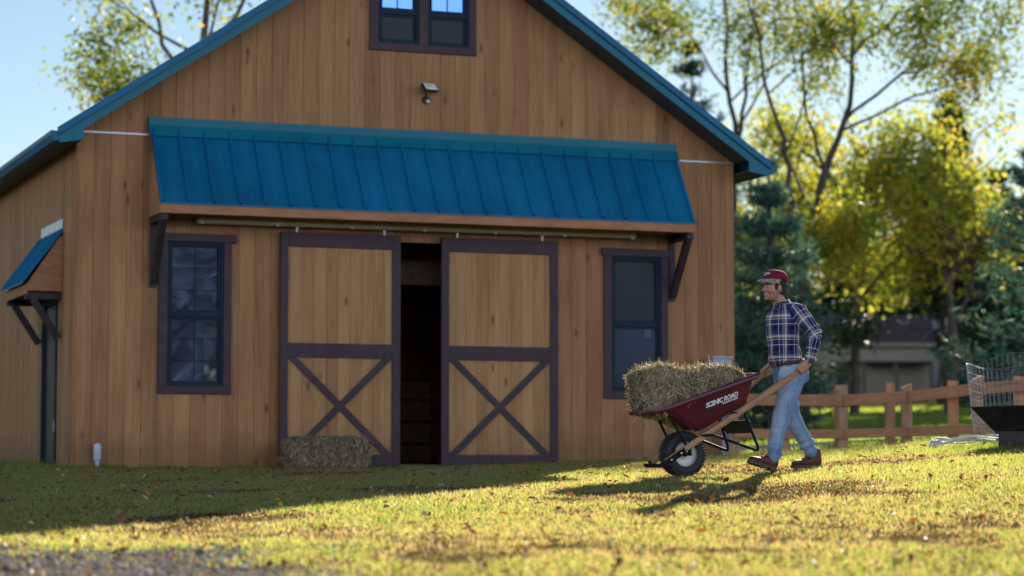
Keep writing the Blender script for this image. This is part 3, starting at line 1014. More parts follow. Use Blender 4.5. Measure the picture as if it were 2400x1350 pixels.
# long awning
AW0, AW1 = 0.82, 7.465
aw = None
mb = MB()
zt, zb_, bt, bb_ = 3.87, 2.985, -0.07, -0.625
mb.prism([(bt, zt), (bb_, zb_), (bb_, zb_ - 0.02), (bt, zt - 0.02)], (AW0, AW1), lambda u, v, w: (w, u, v))
sx, sz = bb_ - bt, zb_ - zt
L_ = math.hypot(sx, sz)
nx_, nz_ = sz / L_, -sx / L_       # outward normal (towards -b, up)
nrib = 22
for k in range(nrib + 1):
    a = AW0 + 0.03 + (AW1 - AW0 - 0.06) * k / nrib
    for da, hw, hh in ((0, 0.024, 0.036),) + (((0.10, 0.012, 0.005), (0.20, 0.012, 0.005)) if k < nrib else ()):
        mb.prism([(a + da - hw, 0.0002), (a + da + hw, 0.0002), (a + da + hw * 0.5, hh), (a + da - hw * 0.5, hh)], (0, 1),
                 lambda u, v, w: (u, bt + sx * w + nx_ * v, zt + sz * w + nz_ * v))
aw = mb.build('awning', M_TEAL, BARN)
aw['label'] = 'long teal metal awning over the doors and windows'
mb = MB()
mb.box(AW0 - 0.012, AW1 + 0.012, -0.055, -0.001, 3.935, 4.028)
mb.prism([(-0.055, 3.935), (-0.062, 3.935), (-0.14, 3.80), (-0.134, 3.797)], (AW0 - 0.012, AW1 + 0.012), lambda u, v, w: (w, u, v))
mb.build('awning_flashing', M_TEAL2, aw)
MB().box(AW0 + 0.01, AW1 - 0.01, -0.612, -0.585, 2.862, 2.968).build('fascia_board', M_CEDAR, aw, bevel=0.003)
MB().box(AW0 + 0.012, AW1 - 0.012, -0.583, -0.002, 2.875, 2.89).build('awning_soffit', M_CEDAR, aw)
for a in (AW0 + 0.01, AW1 - 0.035):
    MB().prism([(-0.002, 2.865), (-0.584, 2.865), (-0.584, 2.97), (-0.085, 3.80), (-0.002, 3.80)], (a, a + 0.025), lambda u, v, w: (w, u, v)).build('cheek', M_CEDAR, aw)
for a in (0.885, 7.42):
    mb = MB()
    mb.box(a - 0.045, a + 0.045, -0.575, -0.002, 2.785, 2.862)
    mb.beam((a, -0.51, 2.80), (a, -0.03, 2.12), 0.078, 0.085)
    mb.box(a - 0.04, a + 0.04, -0.04, -0.002, 2.06, 2.785)
    mb.build('awning_bracket', M_BRACKET, aw, bevel=0.004)

# little awning and door in the side wall
mb = MB()
v0, v1 = 0.84, 2.32
mb.prism([(-0.005, 2.78), (-0.47, 2.145), (-0.47, 2.125), (-0.005, 2.75)], (v0, v1), lambda u, v, w: (u, w, v))
for k in range(9):
    y = v0 + 0.02 + (v1 - v0 - 0.04) * k / 8
    mb.prism([(y - 0.016, 0), (y + 0.016, 0), (y, 0.022)], (0, 1), lambda u, v, w: (-0.005 - 0.465 * w - 0.8 * v, u, 2.78 - 0.635 * w + 0.59 * v))
sa = mb.build('side_awning', M_TEAL, BARN)
sa['label'] = 'small teal awning over the side door'
MB().box(-0.425, -0.40, v0 + 0.03, v1 - 0.03, 2.01, 2.13).build('fascia_board', M_CEDAR, sa)
MB().box(-0.40, -0.002, v0 + 0.06, v1 - 0.06, 2.02, 2.035).build('awning_soffit', M_BRACKET, sa)
for y in (v0 + 0.03, v1 - 0.055):
    MB().prism([(-0.002, 2.05), (-0.40, 2.05), (-0.40, 2.14), (-0.03, 2.70), (-0.002, 2.70)], (y, y + 0.025), lambda u, v, w: (u, w, v)).build('cheek', M_CEDAR, sa)
for y in (v0 + 0.08, v1 - 0.09):
    mb = MB()
    mb.box(-0.42, -0.002, y - 0.04, y + 0.04, 1.955, 2.02)
    mb.beam((-0.33, y, 1.96), (-0.03, y, 1.50), 0.075, 0.075, up=(0, 1, 0))
    mb.build('awning_bracket', M_BRACKET, sa)
mb = MB()      # bare metal flashing above
for k in range(8):
    y = 0.86 + (2.22 - 0.86) * k / 8
    mb.box(-0.012 - 0.008 * (k % 2), -0.002, y, y + 0.165, 2.74, 2.90)
mb.build('awning_flashing', simple('bare_zinc', (0.52, 0.55, 0.56), 0.35, 0.55), sa)
mb = MB()
mb.box(0.02, 0.06, DOOR_S[0], DOOR_S[1], 0.0, 2.0)
sd_ = mb.build('side_door', M_BLACK, BARN)
mb = MB()
mb.box(-0.02, 0.03, DOOR_S[0] - 0.08, DOOR_S[0], -0.1, 2.0)
mb.box(-0.02, 0.03, DOOR_S[1], DOOR_S[1] + 0.08, -0.1, 2.0)
mb.box(-0.022, 0.03, DOOR_S[0], DOOR_S[1], 1.93, 2.0)
mb.build('door_frame', M_SASH, sd_)
MB().box(-0.03, -0.021, DOOR_S[0] - 0.055, DOOR_S[0] - 0.03, 0.42, 0.55).build('hinge', M_ZINC, sd_)

def barn_pt(a, b_, z):
    c_, s_ = math.cos(R(20.8)), math.sin(R(20.8))
    return Vector((-4.9533 + a * c_ - b_ * s_, 27.378 + a * s_ + b_ * c_, z))
# floodlight on the gable
fl = empty('floodlight', barn_pt(4.19, -0.001, 4.41), R(20.8))
tag(fl, 'black floodlight with pale lens under the gable window', 'floodlight')
mb = MB()
mb.lathe([(0.0, -0.035), (0.045, -0.035), (0.05, -0.02), (0.05, -0.001), (0.0, -0.001)], n=20, axis='Y')
mb.tube([(0, -0.03, 0.0), (-0.02, -0.07, 0.02), (-0.03, -0.085, 0.07)], 0.014, 8)
mb.build('mount', M_BLACK, fl)
mb = MB()
mb.ell((0.005, -0.062, -0.028), (0.026, 0.026, 0.026))
mb.build('motion_sensor', simple('sensor_white', (0.5, 0.52, 0.5), 0.35), fl, smooth=True)
Mx = Matrix.Translation((0.01, -0.105, 0.135)) @ Matrix.Rotation(R(18), 4, 'Z') @ Matrix.Rotation(R(-38), 4, 'X')
MB().box(-0.095, 0.095, -0.018, 0.022, -0.062, 0.062, Mx).build('lamp_head', M_BLACK, fl, bevel=0.006)
MB().box(-0.082, 0.082, -0.0215, -0.0185, -0.05, 0.05, Mx).build('lamp_lens', simple('frosted_lens', (0.72, 0.74, 0.74), 0.25), fl)
MB().box(-0.05, 0.05, -0.0245, -0.022, -0.012, 0.034, Mx).build('lamp_emitter', simple('led_phosphor', (0.72, 0.52, 0.16), 0.4), fl)

# white capped pipe at the foot of the wall
vp = empty('vent_pipe', barn_pt(0.25, -0.10, 0.0), R(20.8))
tag(vp, 'white capped plastic pipe at the foot of the barn wall beside its near corner', 'pipe')
M_PVC = simple('white_plastic', (0.42, 0.46, 0.52), 0.4)
mb = MB()
mb.lathe([(0.026, -0.08), (0.026, 0.10), (0.0, 0.10)], n=16)
mb.build('pipe', M_PVC, vp, smooth=False)
mb = MB()
mb.lathe([(0.0, 0.072), (0.036, 0.072), (0.044, 0.09), (0.044, 0.235), (0.036, 0.262), (0.018, 0.272), (0, 0.273)], n=18)
mb.build('cap', M_PVC, vp, smooth=True)
# grey service box on its conduit by the far corner
ub = empty('service_pedestal', barn_pt(7.98, -0.22, 0.0), R(20.8))
tag(ub, 'pale blue grey service box on a conduit at the far corner of the barn', 'service box')
M_GREYBOX = simple('grey_enclosure', (0.30, 0.36, 0.43), 0.45)
MB().box(-0.13, 0.13, -0.07, 0.07, 0.90, 1.345).build('enclosure', M_GREYBOX, ub, bevel=0.012)
MB().box(-0.14, 0.14, -0.085, 0.08, 1.346, 1.37).build('lid', M_GREYBOX, ub)
mb = MB()
mb.tube([(0.06, 0, -0.1), (0.06, 0, 0.90)], 0.042, 14)
mb.build('conduit', M_GREYBOX, ub)
# ------------------------------------------------------------------ straw bales
STRAW = [(0.0, (0.07, 0.052, 0.026)), (0.3, (0.21, 0.165, 0.09)), (0.7, (0.42, 0.34, 0.20)), (1.0, (0.68, 0.58, 0.38))]
M_STRAW = leaf_mat('hay_straw', STRAW, trans=0.25, rough=0.55, spec=0.4)
def bale_surface(fn, n=22):
    """rounded box skin, fn(cube point) -> 3-D"""
    V, F = [], []
    for ax in range(3):
        for sg in (-1, 1):
            o = len(V)
            for i in range(n + 1):
                for j in range(n + 1):
                    u, v = -1 + 2 * i / n, -1 + 2 * j / n
                    p = [0, 0, 0]
                    p[ax] = sg
                    p[(ax + 1) % 3] = u
                    p[(ax + 2) % 3] = v
                    k = (abs(p[0]) ** 7 + abs(p[1]) ** 7 + abs(p[2]) ** 7) ** (1 / 7)
                    V.append(fn(Vector(p) / k))
            for i in range(n):
                for j in range(n):
                    a = o + i * (n + 1) + j
                    q = (a, a + n + 1, a + n + 2, a + 1)
                    F.append(q if sg > 0 else q[::-1])
    return V, F
def bale(name, fn, nstraw, L=(0.05, 0.15), W=0.0032, wild=0.25, vertical=0.5, parent=None, tshift=0.0):
    V, F = bale_surface(fn)
    V = np.array([tuple(p) for p in V])
    F = np.array(F)
    a, b_, c_ = V[F[:, 0]], V[F[:, 1]], V[F[:, 3]]
    nrm = np.cross(b_ - a, c_ - a)
    ar = np.linalg.norm(nrm, axis=1)
    nrm = nrm / ar[:, None]
    pick = rng.choice(len(F), nstraw, p=ar / ar.sum())
    u, v = rng.uniform(0, 1, (2, nstraw, 1))
    P = a[pick] + (b_ - a)[pick] * u + (c_ - a)[pick] * v
    N = nrm[pick]
    d = rng.normal(size=(nstraw, 3))
    d[:, 2] *= 1 + 2.0 * vertical
    d -= N * (d * N).sum(1)[:, None]
    d /= np.linalg.norm(d, axis=1)[:, None] + 1e-9
    lift = np.abs(rng.normal(0, wild, nstraw))
    out = rng.uniform(0, 1, nstraw) < 0.05
    lift[out] += rng.uniform(0.4, 1.8, out.sum())
    d2 = d + N * lift[:, None] + rng.normal(0, 0.25, (nstraw, 3))
    d2 /= np.linalg.norm(d2, axis=1)[:, None]
    ln = rng.uniform(L[0], L[1], nstraw)[:, None]
    ln[out] *= 1.35
    base = P + N * (rng.uniform(-0.012, 0.014, nstraw)[:, None])
    p0, p1, p2 = base - d * ln * 0.45, base + N * 0.004, base + d2 * ln * 0.55
    s = np.cross(d, N + rng.normal(0, 0.5, (nstraw, 3)))
    s /= np.linalg.norm(s, axis=1)[:, None] + 1e-9
    s = s * (W * rng.uniform(0.6, 1.4, nstraw)[:, None])
    Q = np.concatenate([np.stack([p0 - s, p0 + s, p1 + s, p1 - s], 1), np.stack([p1 - s, p1 + s, p2 + s * 0.6, p2 - s * 0.6], 1)])
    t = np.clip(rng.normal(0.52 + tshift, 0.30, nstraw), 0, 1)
    nv = len(V)
    allV = np.concatenate([V, Q.reshape(-1, 3)])
    loops = np.concatenate([F.ravel(), nv + np.arange(4 * len(Q))])
    nf = len(F) + len(Q)
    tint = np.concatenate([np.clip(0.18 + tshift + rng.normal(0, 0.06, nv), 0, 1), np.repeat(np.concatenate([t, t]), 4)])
    return np_mesh(name, allV, loops, np.arange(nf) * 4, np.full(nf, 4), tint, M_STRAW, parent)

# bale by the door (barn frame)
def door_bale(p):
    w = 0.012 * noise.noise(p * 3.0 + Vector((5, 1, 2)))
    return Vector((p.x * (0.485 + w), p.y * (0.22 + w), 0.18 + p.z * (0.175 + w) + 0.01 * noise.noise(p * 2)))
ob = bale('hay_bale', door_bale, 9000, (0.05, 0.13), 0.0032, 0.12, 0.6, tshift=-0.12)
q = barn_pt(2.775, -0.62, 0)
ob.location = (q.x, q.y, -0.025)
ob.rotation_euler = (0, 0, R(20.8))
tag(ob, 'rectangular hay bale standing on the grass in the barn shade against a sliding door', 'hay bale', 'hay bales')

# ------------------------------------------------------------------ the man and the wheelbarrow share one heading
ORG, HEAD = Vector((2.364, 21.0, -0.040)), R(205)

# ---- wheelbarrow
wb = empty('wheelbarrow', ORG, HEAD)
tag(wb, 'maroon wheelbarrow with long wooden handles, lettered side and one fat black tyre', 'wheelbarrow')
M_TRAY = simple('maroon_poly', (0.090, 0.010, 0.022), 0.36, 0.0, 0.5, var=0.18, scale=3)
M_HANDLE = timber_mat('ash_handle', (0.30, 0.150, 0.078), (0.44, 0.245, 0.135), (2.5, 22, 22), 0.5)
M_TYRE = simple('tyre_rubber', (0.016, 0.017, 0.019), 0.6, 0, 0.4, var=0.2, bump=0.2, bscale=200)
M_RIM = simple('cream_rim', (0.62, 0.61, 0.56), 0.35, 0, 0.5, var=0.06)
M_STEEL = simple('black_tube', (0.016, 0.017, 0.020), 0.6, 0, 0.03)
M_BOLT = simple('bolt_zinc', (0.6, 0.6, 0.6), 0.3, 0.9)
M_WHITE = simple('white_vinyl', (0.78, 0.78, 0.76), 0.5, var=0.05)

def rrect(x0, x1, wb_, wf, r0, r1, n=6):
    """plan outline back (x0) to front (x1): half widths and corner radii; y>0 first"""
    pts = []
    def arc(cx, cy, r, a0, a1):
        return [(cx + r * math.cos(R(a0 + (a1 - a0) * i / n)), cy + r * math.sin(R(a0 + (a1 - a0) * i / n))) for i in range(n + 1)]
    pts += arc(x0 + r0, wb_ - r0, r0, 180, 90)
    pts += arc(x1 - r1, wf - r1, r1, 90, 0)
    pts += arc(x1 - r1, -wf + r1, r1, 0, -90)
    pts += arc(x0 + r0, -wb_ + r0, r0, -90, -180)
    return pts
FL0, FL1 = Vector((0.50, 0, 0.590)), Vector((0.945, 0, 0.338))     # tray floor, back and front
RM0, RM1 = Vector((0.475, 0, 0.835)), Vector((1.385, 0, 0.512))    # rim, back and front
def tray_ring(t, grow=0.0):
    """outline at height fraction t between floor and rim"""
    fl = rrect(0, 1, 0.235, 0.185, 0.04, 0.06)
    n = len(fl)
    Lf, Lr = (FL1 - FL0).length, (RM1 - RM0).length
    a = rrect(0, Lf, 0.235, 0.190, 0.05, 0.06)
    b = rrect(0, Lr, 0.335, 0.275, 0.06, 0.13)
    df, dr = (FL1 - FL0).normalized(), (RM1 - RM0).normalized()
    out = []
    for (u, v), (s, w) in zip(a, b):
        p = FL0 + df * u + Vector((0, v, 0))
        q = RM0 + dr * s + Vector((0, w, 0))
        r = p.lerp(q, t)
        if grow:
            c = FL0.lerp(FL1, 0.5).lerp(RM0.lerp(RM1, 0.5), t)
            g = (r - c)
            g.z *= 0.3
            r = r + g.normalized() * grow
        out.append(r)
    return out
mb = MB()
UPN = (RM1 - RM0).cross(Vector((0, 1, 0))).normalized()
if UPN.z < 0: UPN = -UPN
rings = [tray_ring(t) for t in (0, 0.03, 0.25, 0.5, 0.75, 1.0)]
rings[0] = [p.lerp(FL0.lerp(FL1, 0.5), 0.06) for p in rings[0]]
lip = []
for g, h in ((0.012, 0.006), (0.032, 0.004), (0.040, -0.010), (0.040, -0.030), (0.032, -0.036)):
    lip.append([p + UPN * h for p in tray_ring(1.0, g)])
inner = [[p + UPN * 0.004 for p in tray_ring(t, -0.007)] for t in (1.0, 0.75, 0.5, 0.25, 0.06)]
allr = [lip[4], lip[3], lip[2], lip[1], lip[0]] + inner
np_ = len(rings[0])
def strip(mb, rs, cap0=False, cap1=False):
    vs = [p for r in rs for p in r]
    fs = []
    for i in range(len(rs) - 1):
        for k in range(np_):
            k2 = (k + 1) % np_
            fs.append((i * np_ + k, i * np_ + k2, (i + 1) * np_ + k2, (i + 1) * np_ + k))
    if cap0: fs.append(tuple(range(np_))[::-1])
    if cap1: fs.append(tuple(range((len(rs) - 1) * np_, len(rs) * np_)))
    mb.add(vs, fs)
strip(mb, rings, cap0=True)
strip(mb, allr, cap1=True)
strip(mb, [rings[-1], [p + UPN * 0.006 for p in tray_ring(1.0, 0.012)]])
tray = mb.build('tray', M_TRAY, wb, smooth=True)
e = tray.modifiers.new('edge', 'EDGE_SPLIT')
e.split_angle = R(50)
# lettering on the near side panel
pa, pb = RM0.lerp(RM1, 0.0), RM0.lerp(RM1, 1.0)
w0 = Vector((0, 0.30, 0))
P_rb = RM0 + (RM1 - RM0) * 0.10 + Vector((0, 0.335 - 0.006, 0))
P_rf = RM0 + (RM1 - RM0) * 0.80 + Vector((0, 0.335 - 0.048, 0))
P_fm = FL0.lerp(FL1, 0.5) + Vector((0, 0.2125, 0))
ex = (P_rb - P_rf).normalized()
en = ex.cross(P_fm - P_rf)
en = en.normalized() if en.y > 0 else -en.normalized()
ey = en.cross(ex)
def put_text(body, size, at, name, parent, shear=0.28, bold=0.0, mat=None, space=1.0, sx=1.0):
    me = text_mesh(body, size, shear, bold, space)
    c = coords(me)
    c = np.array([at + ex * float(p[0]) * sx + ey * float(p[1]) + en * float(p[2]) for p in c])
    set_coords(me, c)
    return link(name, me, mat, parent)
t_at = P_rf.lerp(P_rb, 0.5) + en * 0.0065
put_text('SCENIC ROAD', 0.060, P_rf + ex * 0.245 - ey * 0.137 + en * 0.005, 'lettering', tray, 0.22, 0.0022, M_WHITE, 0.93, 0.86)
put_text('MANUFACTURING', 0.019, P_rf + ex * 0.405 - ey * 0.160 + en * 0.005, 'lettering', tray, 0.22, 0.0008, M_WHITE, 1.0, 0.95)
def hline(t):      # centre line of the near handle, t along from grip to nose
    return Vector((-0.075 + 1.335 * t, 0.305 - 0.19 * t, 0.925 - 0.856 * t))
for sg in (1, -1):
    pts, rad = [], []
    mb = MB()
    S = Vector((1, sg, 1))
    secs = []
    for t, w, h in ((0.0, 0.013, 0.013), (0.004, 0.018, 0.018), (0.03, 0.0195, 0.020), (0.10, 0.0185, 0.019), (0.135, 0.021, 0.023), (0.20, 0.022, 0.031), (0.30, 0.022, 0.0305), (0.6, 0.022, 0.0285), (0.93, 0.021, 0.024), (0.985, 0.020, 0.022)):
        secs.append((hline(t), w, h))
    vs, fs = [], []
    d_ = (hline(1) - hline(0)).normalized()
    sd = Vector((0, 0, 1)).cross(d_).normalized()
    up = d_.cross(sd)
    n = 12
    for c, w, h in secs:
        for k in range(n):
            an = 2 * math.pi * (k + 0.5) / n
            e_ = 0.55
            x = math.copysign(abs(math.cos(an)) ** e_, math.cos(an)) * w
            y = math.copysign(abs(math.sin(an)) ** e_, math.sin(an)) * h
            p = c + sd * x + up * y
            vs.append(Vector((p.x, p.y * sg, p.z)))
    for i in range(len(secs) - 1):
        for k in range(n):
            k2 = (k + 1) % n
            fs.append((i * n + k, i * n + k2, (i + 1) * n + k2, (i + 1) * n + k))
    fs.append(tuple(range(n)))
    fs.append(tuple(range((len(secs) - 1) * n, len(secs) * n)))
    mb.add(vs, fs)
    mb.build('handle', M_HANDLE, wb, smooth=True).modifiers.new('e', 'EDGE_SPLIT').split_angle = R(45)
# wheel
AX = Vector((1.014, 0, 0.150))
wh = empty('wheel', AX, 0, wb)
RT = 0.192
prof = [(0.100, -0.058), (0.118, -0.070), (0.150, -0.078), (0.174, -0.070), (0.184, -0.050), (0.188, -0.02), (0.188, 0.02), (0.184, 0.050), (0.174, 0.070), (0.150, 0.078), (0.118, 0.070), (0.100, 0.058)]
mb = MB()
mb.lathe(prof, n=56, axis='Y', closed=True)
for k in range(44):          # tread blocks
    for y, off, rr, wy in ((-0.058, 0, 0.180, 0.018), (-0.020, 0.5, 0.187, 0.014), (0.020, 0, 0.187, 0.014), (0.058, 0.5, 0.180, 0.018)):
        an = 2 * math.pi * (k + off) / 44
        Mr = Matrix.Rotation(-an, 4, 'Y')
        mb.box(rr - 0.004, rr + 0.0085, y - wy, y + wy, -0.0085, 0.0085, Mr)
mb.build('tyre', M_TYRE, wh, smooth=False)
mb = MB()
mb.lathe([(0.112, -0.060), (0.104, -0.062), (0.098, -0.050), (0.094, -0.030), (0.085, -0.022), (0.055, -0.016), (0.040, -0.020), (0.036, -0.034), (0.022, -0.036), (0.022, 0.036), (0.036, 0.034), (0.040, 0.020), (0.055, 0.016), (0.085, 0.022), (0.094, 0.030), (0.098, 0.050), (0.104, 0.062), (0.112, 0.060)], n=48, axis='Y')
mb.build('rim', M_RIM, wh, smooth=True)
mb = MB()
mb.tube([(0, -0.155, 0), (0, 0.155, 0)], 0.011, 12)
mb.lathe([(0.0, 0.036), (0.021, 0.036), (0.021, 0.052), (0.0, 0.052)], n=16, axis='Y')
for sg in (1, -1):
    mb.box(-0.016, 0.016, sg * 0.128 - 0.006, sg * 0.128 + 0.006, -0.014, 0.075)
mb.build('axle', M_STEEL, wh)
# nose bracket round the front of the wheel
mb = MB()
for sg in (1, -1):
    q0, q1 = hline(0.86), hline(1.0)
    for v in (q0, q1):
        v.y = (v.y + 0.024) * sg
    mb.beam(q0 - Vector((0, 0, 0.006)), q1 - Vector((0, 0, 0.004)), 0.006, 0.050)
mb.box(1.262, 1.298, -0.142, 0.142, 0.036, 0.068)
mb.beam((1.265, 0.13, 0.05), (1.325, 0.09, 0.062), 0.03, 0.02)
mb.beam((1.265, -0.13, 0.05), (1.325, -0.09, 0.062), 0.03, 0.02)
mb.beam((1.325, -0.095, 0.062), (1.325, 0.095, 0.062), 0.022, 0.02)
br = mb.build('nose_bracket', M_STEEL, wb, bevel=0.003)
for t in (0.89, 0.955):
    mb = MB()
    mb.ell(hline(t) + Vector((0, 0.030, -0.006)), (0.011, 0.006, 0.011), nu=10, nv=6)
    mb.build('bolt', M_BOLT, br, smooth=True)
# tray struts up from the axle
for sg in (1, -1):
    mb = MB()
    mb.tube([(1.02, sg * 0.135, 0.175), (1.175, sg * 0.115, 0.435), (1.185, sg * 0.113, 0.448)], 0.0115, 10)
    mb.build('strut', M_STEEL, wb, smooth=True)
MB().beam((1.195, -0.135, 0.452), (1.195, 0.135, 0.452), 0.012, 0.032, up=(0.5, 0, 1)).build('cross_bar', M_STEEL, wb)
MB().box(0.60, 0.66, -0.23, 0.23, 0.495, 0.507, Matrix.Identity(4)).build('riser', M_STEEL, wb)
# legs
def smooth_path(pts, rad=0.05, n=6):
    pts = [Vector(p) for p in pts]
    out = [pts[0]]
    for i in range(1, len(pts) - 1):
        a, b_, c_ = pts[i - 1], pts[i], pts[i + 1]
        r = min(rad, (a - b_).length * 0.45, (c_ - b_).length * 0.45)
        p, q_ = b_ + (a - b_).normalized() * r, b_ + (c_ - b_).normalized() * r
        for k in range(n + 1):
            t = k / n
            out.append(p * (1 - t) ** 2 + b_ * 2 * t * (1 - t) + q_ * t ** 2)
    out.append(pts[-1])
    return out
for sg in (1, -1):
    mb = MB()
    mb.tube(smooth_path([(0.50, sg * 0.222, 0.53), (0.535, sg * 0.225, 0.50), (0.405, sg * 0.258, 0.175), (0.845, sg * 0.205, 0.315), (0.93, sg * 0.17, 0.30)], 0.055), 0.0125, 10)
    mb.build('leg', M_STEEL, wb, smooth=True)
M_PLATE = simple('black_plate', (0.022, 0.023, 0.022), 0.5, 0, 0.4)
mb = MB()
mb.beam((0.478, -0.242, 0.385), (0.478, 0.242, 0.385), 0.006, 0.115, up=(0.35, 0, 0.94))
bp_ = mb.build('leg_brace', M_PLATE, wb)
for y in (-0.225, 0.225):
    for dz in (-0.04, 0.04):
        mb = MB()
        mb.ell((0.477 + dz * 0.37, y, 0.385 + dz), (0.016, 0.009, 0.009), nu=8, nv=6)
        mb.build('bolt', M_BOLT, bp_, smooth=True)

# ---- hay in the tray: a bale slumped over the bed
def cart_bale(p):
    t = (p.x + 1) / 2                     # 0 back, 1 front
    x = 0.475 + 0.945 * t
    dr = (RM1 - RM0)
    rim_z = RM0.z + dr.z * (x - RM0.x) / dr.x
    top = 0.852 - 0.010 * t + 0.050 * math.exp(-((t - 0.27) / 0.13) ** 2) - 0.008 * math.exp(-((t - 0.52) / 0.14) ** 2) + 0.040 * math.exp(-((t - 0.82) / 0.18) ** 2) - 0.05 * max(0, 0.12 - t) / 0.12
    bot = max(rim_z - 0.06, 0.48) if t > 0.45 else rim_z - 0.03 - 0.1 * (0.45 - t)
    bot = min(bot, top - 0.08)
    w = 0.225 - 0.03 * max(0, 0.2 - t) / 0.2
    k = noise.noise(Vector((x * 5, p.y * 2, p.z * 2))) * 0.020
    z = bot + (top + k - bot) * (p.z + 1) / 2
    bulge = 0.02 * math.sin(math.pi * (p.z + 1) / 2)
    return Vector((x + (0.035 * p.z if t > 0.7 else 0) * (t - 0.7) * 2 + k * 0.5, p.y * (w + k + bulge), z))
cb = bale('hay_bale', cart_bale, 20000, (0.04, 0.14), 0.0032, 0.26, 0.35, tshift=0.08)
cb.location = ORG
cb.rotation_euler = (0, 0, HEAD)
tag(cb, 'slumped loose hay bale filling the maroon wheelbarrow', 'hay bale', 'hay bales')
# ---- the man
def skin_material():
    m, nt, out = new_mat('skin')
    at = nd(nt, 'Attribute', attribute_name='skin_col')
    b = nd(nt, 'BsdfPrincipled', {'Base Color': at.outputs['Color'], 'Roughness': 0.5, 'Specular IOR Level': 0.4, 'Subsurface Weight': 0.12, 'Subsurface Scale': 0.02, 'Subsurface Radius': (1.0, 0.35, 0.2)})
    nt.links.new(b.outputs[0], out.inputs[0])
    return m
M_SKIN = skin_material()
HT = Matrix.Translation((0.088, 0, 1.588)) @ Matrix.Rotation(R(-2), 4, 'Y') @ Matrix.Rotation(R(-4), 4, 'Z')     # head frame: x out of the face
def H(x, y, z):
    return HT @ Vector((x, y, z))
HR = HT.to_3x3()
GA, GB = hline(0.062), hline(0.062)
GA = Vector((GA.x, GA.y, GA.z))
body = MB()
# head
body.ell(H(-0.008, 0, 0.045), (0.098, 0.076, 0.098), HR)
body.ell(H(0.030, 0, -0.010), (0.066, 0.066, 0.095), HR)
body.loft([(H(0.012, 0, -0.105), HR @ Vector((0.055, 0, 0)), HR @ Vector((0, 0.042, 0))), (H(0.020, 0, -0.085), HR @ Vector((0.068, 0, 0)), HR @ Vector((0, 0.054, 0))), (H(0.016, 0, -0.045), HR @ Vector((0.072, 0, 0)), HR @ Vector((0, 0.063, 0))), (H(0.012, 0, 0.0), HR @ Vector((0.078, 0, 0)), HR @ Vector((0, 0.069, 0)))])
body.ell(H(0.080, 0, -0.090), (0.019, 0.024, 0.018), HR)          # chin
body.ell(H(0.082, 0, 0.034), (0.016, 0.046, 0.012), HR)           # brow
body.loft([(H(0.086, 0, 0.022), HR @ Vector((0.010, 0, 0.0)), HR @ Vector((0, 0.010, 0))), (H(0.098, 0, 0.0), HR @ Vector((0.014, 0, 0)), HR @ Vector((0, 0.013, 0))), (H(0.108, 0, -0.018), HR @ Vector((0.016, 0, 0)), HR @ Vector((0, 0.018, 0))), (H(0.098, 0, -0.028), HR @ Vector((0.012, 0, 0)), HR @ Vector((0, 0.016, 0)))], 12)
body.ell(H(0.088, 0, -0.048), (0.013, 0.026, 0.008), HR)          # upper lip
body.ell(H(0.086, 0, -0.064), (0.013, 0.023, 0.008), HR)          # lower lip
for sg in (1, -1):
    body.ell(H(0.066, sg * 0.040, -0.022), (0.026, 0.022, 0.022), HR)    # cheek
    body.ell(H(-0.012, sg * 0.076, -0.004), (0.019, 0.011, 0.032), HR)    # ear
    body.ell(H(0.081, sg * 0.032, 0.014), (0.011, 0.014, 0.010), HR)      # eyeball and lid
# neck, trunk (kept inside the clothes)
body.limb([H(-0.018, 0, -0.055), (0.045, 0, 1.475), (0.020, 0, 1.41)], [0.056, 0.058, 0.066], 18)
body.loft([((-0.05, 0, 0.80), (0.09, 0, 0), (0, 0.12, 0)), ((-0.045, 0, 0.9), (0.09, 0, 0), (0, 0.13, 0)), ((0.0, 0, 1.05), (0.08, 0, 0), (0, 0.12, 0)), ((0.022, 0, 1.25), (0.09, 0, 0), (0, 0.135, 0)), ((0.018, 0, 1.38), (0.07, 0, 0), (0, 0.12, 0)), ((0.02, 0, 1.45), (0.05, 0, 0), (0, 0.06, 0))])
LS, LE, LW = Vector((-0.045, 0.175, 1.375)), Vector((-0.118, 0.318, 1.185)), Vector((-0.072, 0.318, 0.985))
RS, RE, RW = Vector((-0.035, -0.175, 1.375)), Vector((-0.130, -0.300, 1.175)), Vector((-0.070, -0.312, 0.975))
for S_, E_, W_ in ((LS, LE, LW), (RS, RE, RW)):
    body.limb([S_, S_.lerp(E_, 0.5), E_], [0.052, 0.046, 0.038], 12)
    body.limb([E_, E_.lerp(W_, 0.4), W_], [0.038, 0.036, 0.027], 12)
LH, LK, LA = Vector((-0.055, 0.09, 0.87)), Vector((0.085, 0.105, 0.50)), Vector((0.185, 0.105, 0.125))
RH, RK, RA = Vector((-0.060, -0.09, 0.87)), Vector((-0.125, -0.105, 0.50)), Vector((-0.345, -0.105, 0.155))
for S_, E_, W_ in ((LH, LK, LA), (RH, RK, RA)):
    body.limb([S_, S_.lerp(E_, 0.5), E_], [0.075, 0.066, 0.048], 12)
    body.limb([E_, E_.lerp(W_, 0.35), W_], [0.046, 0.046, 0.03], 12)
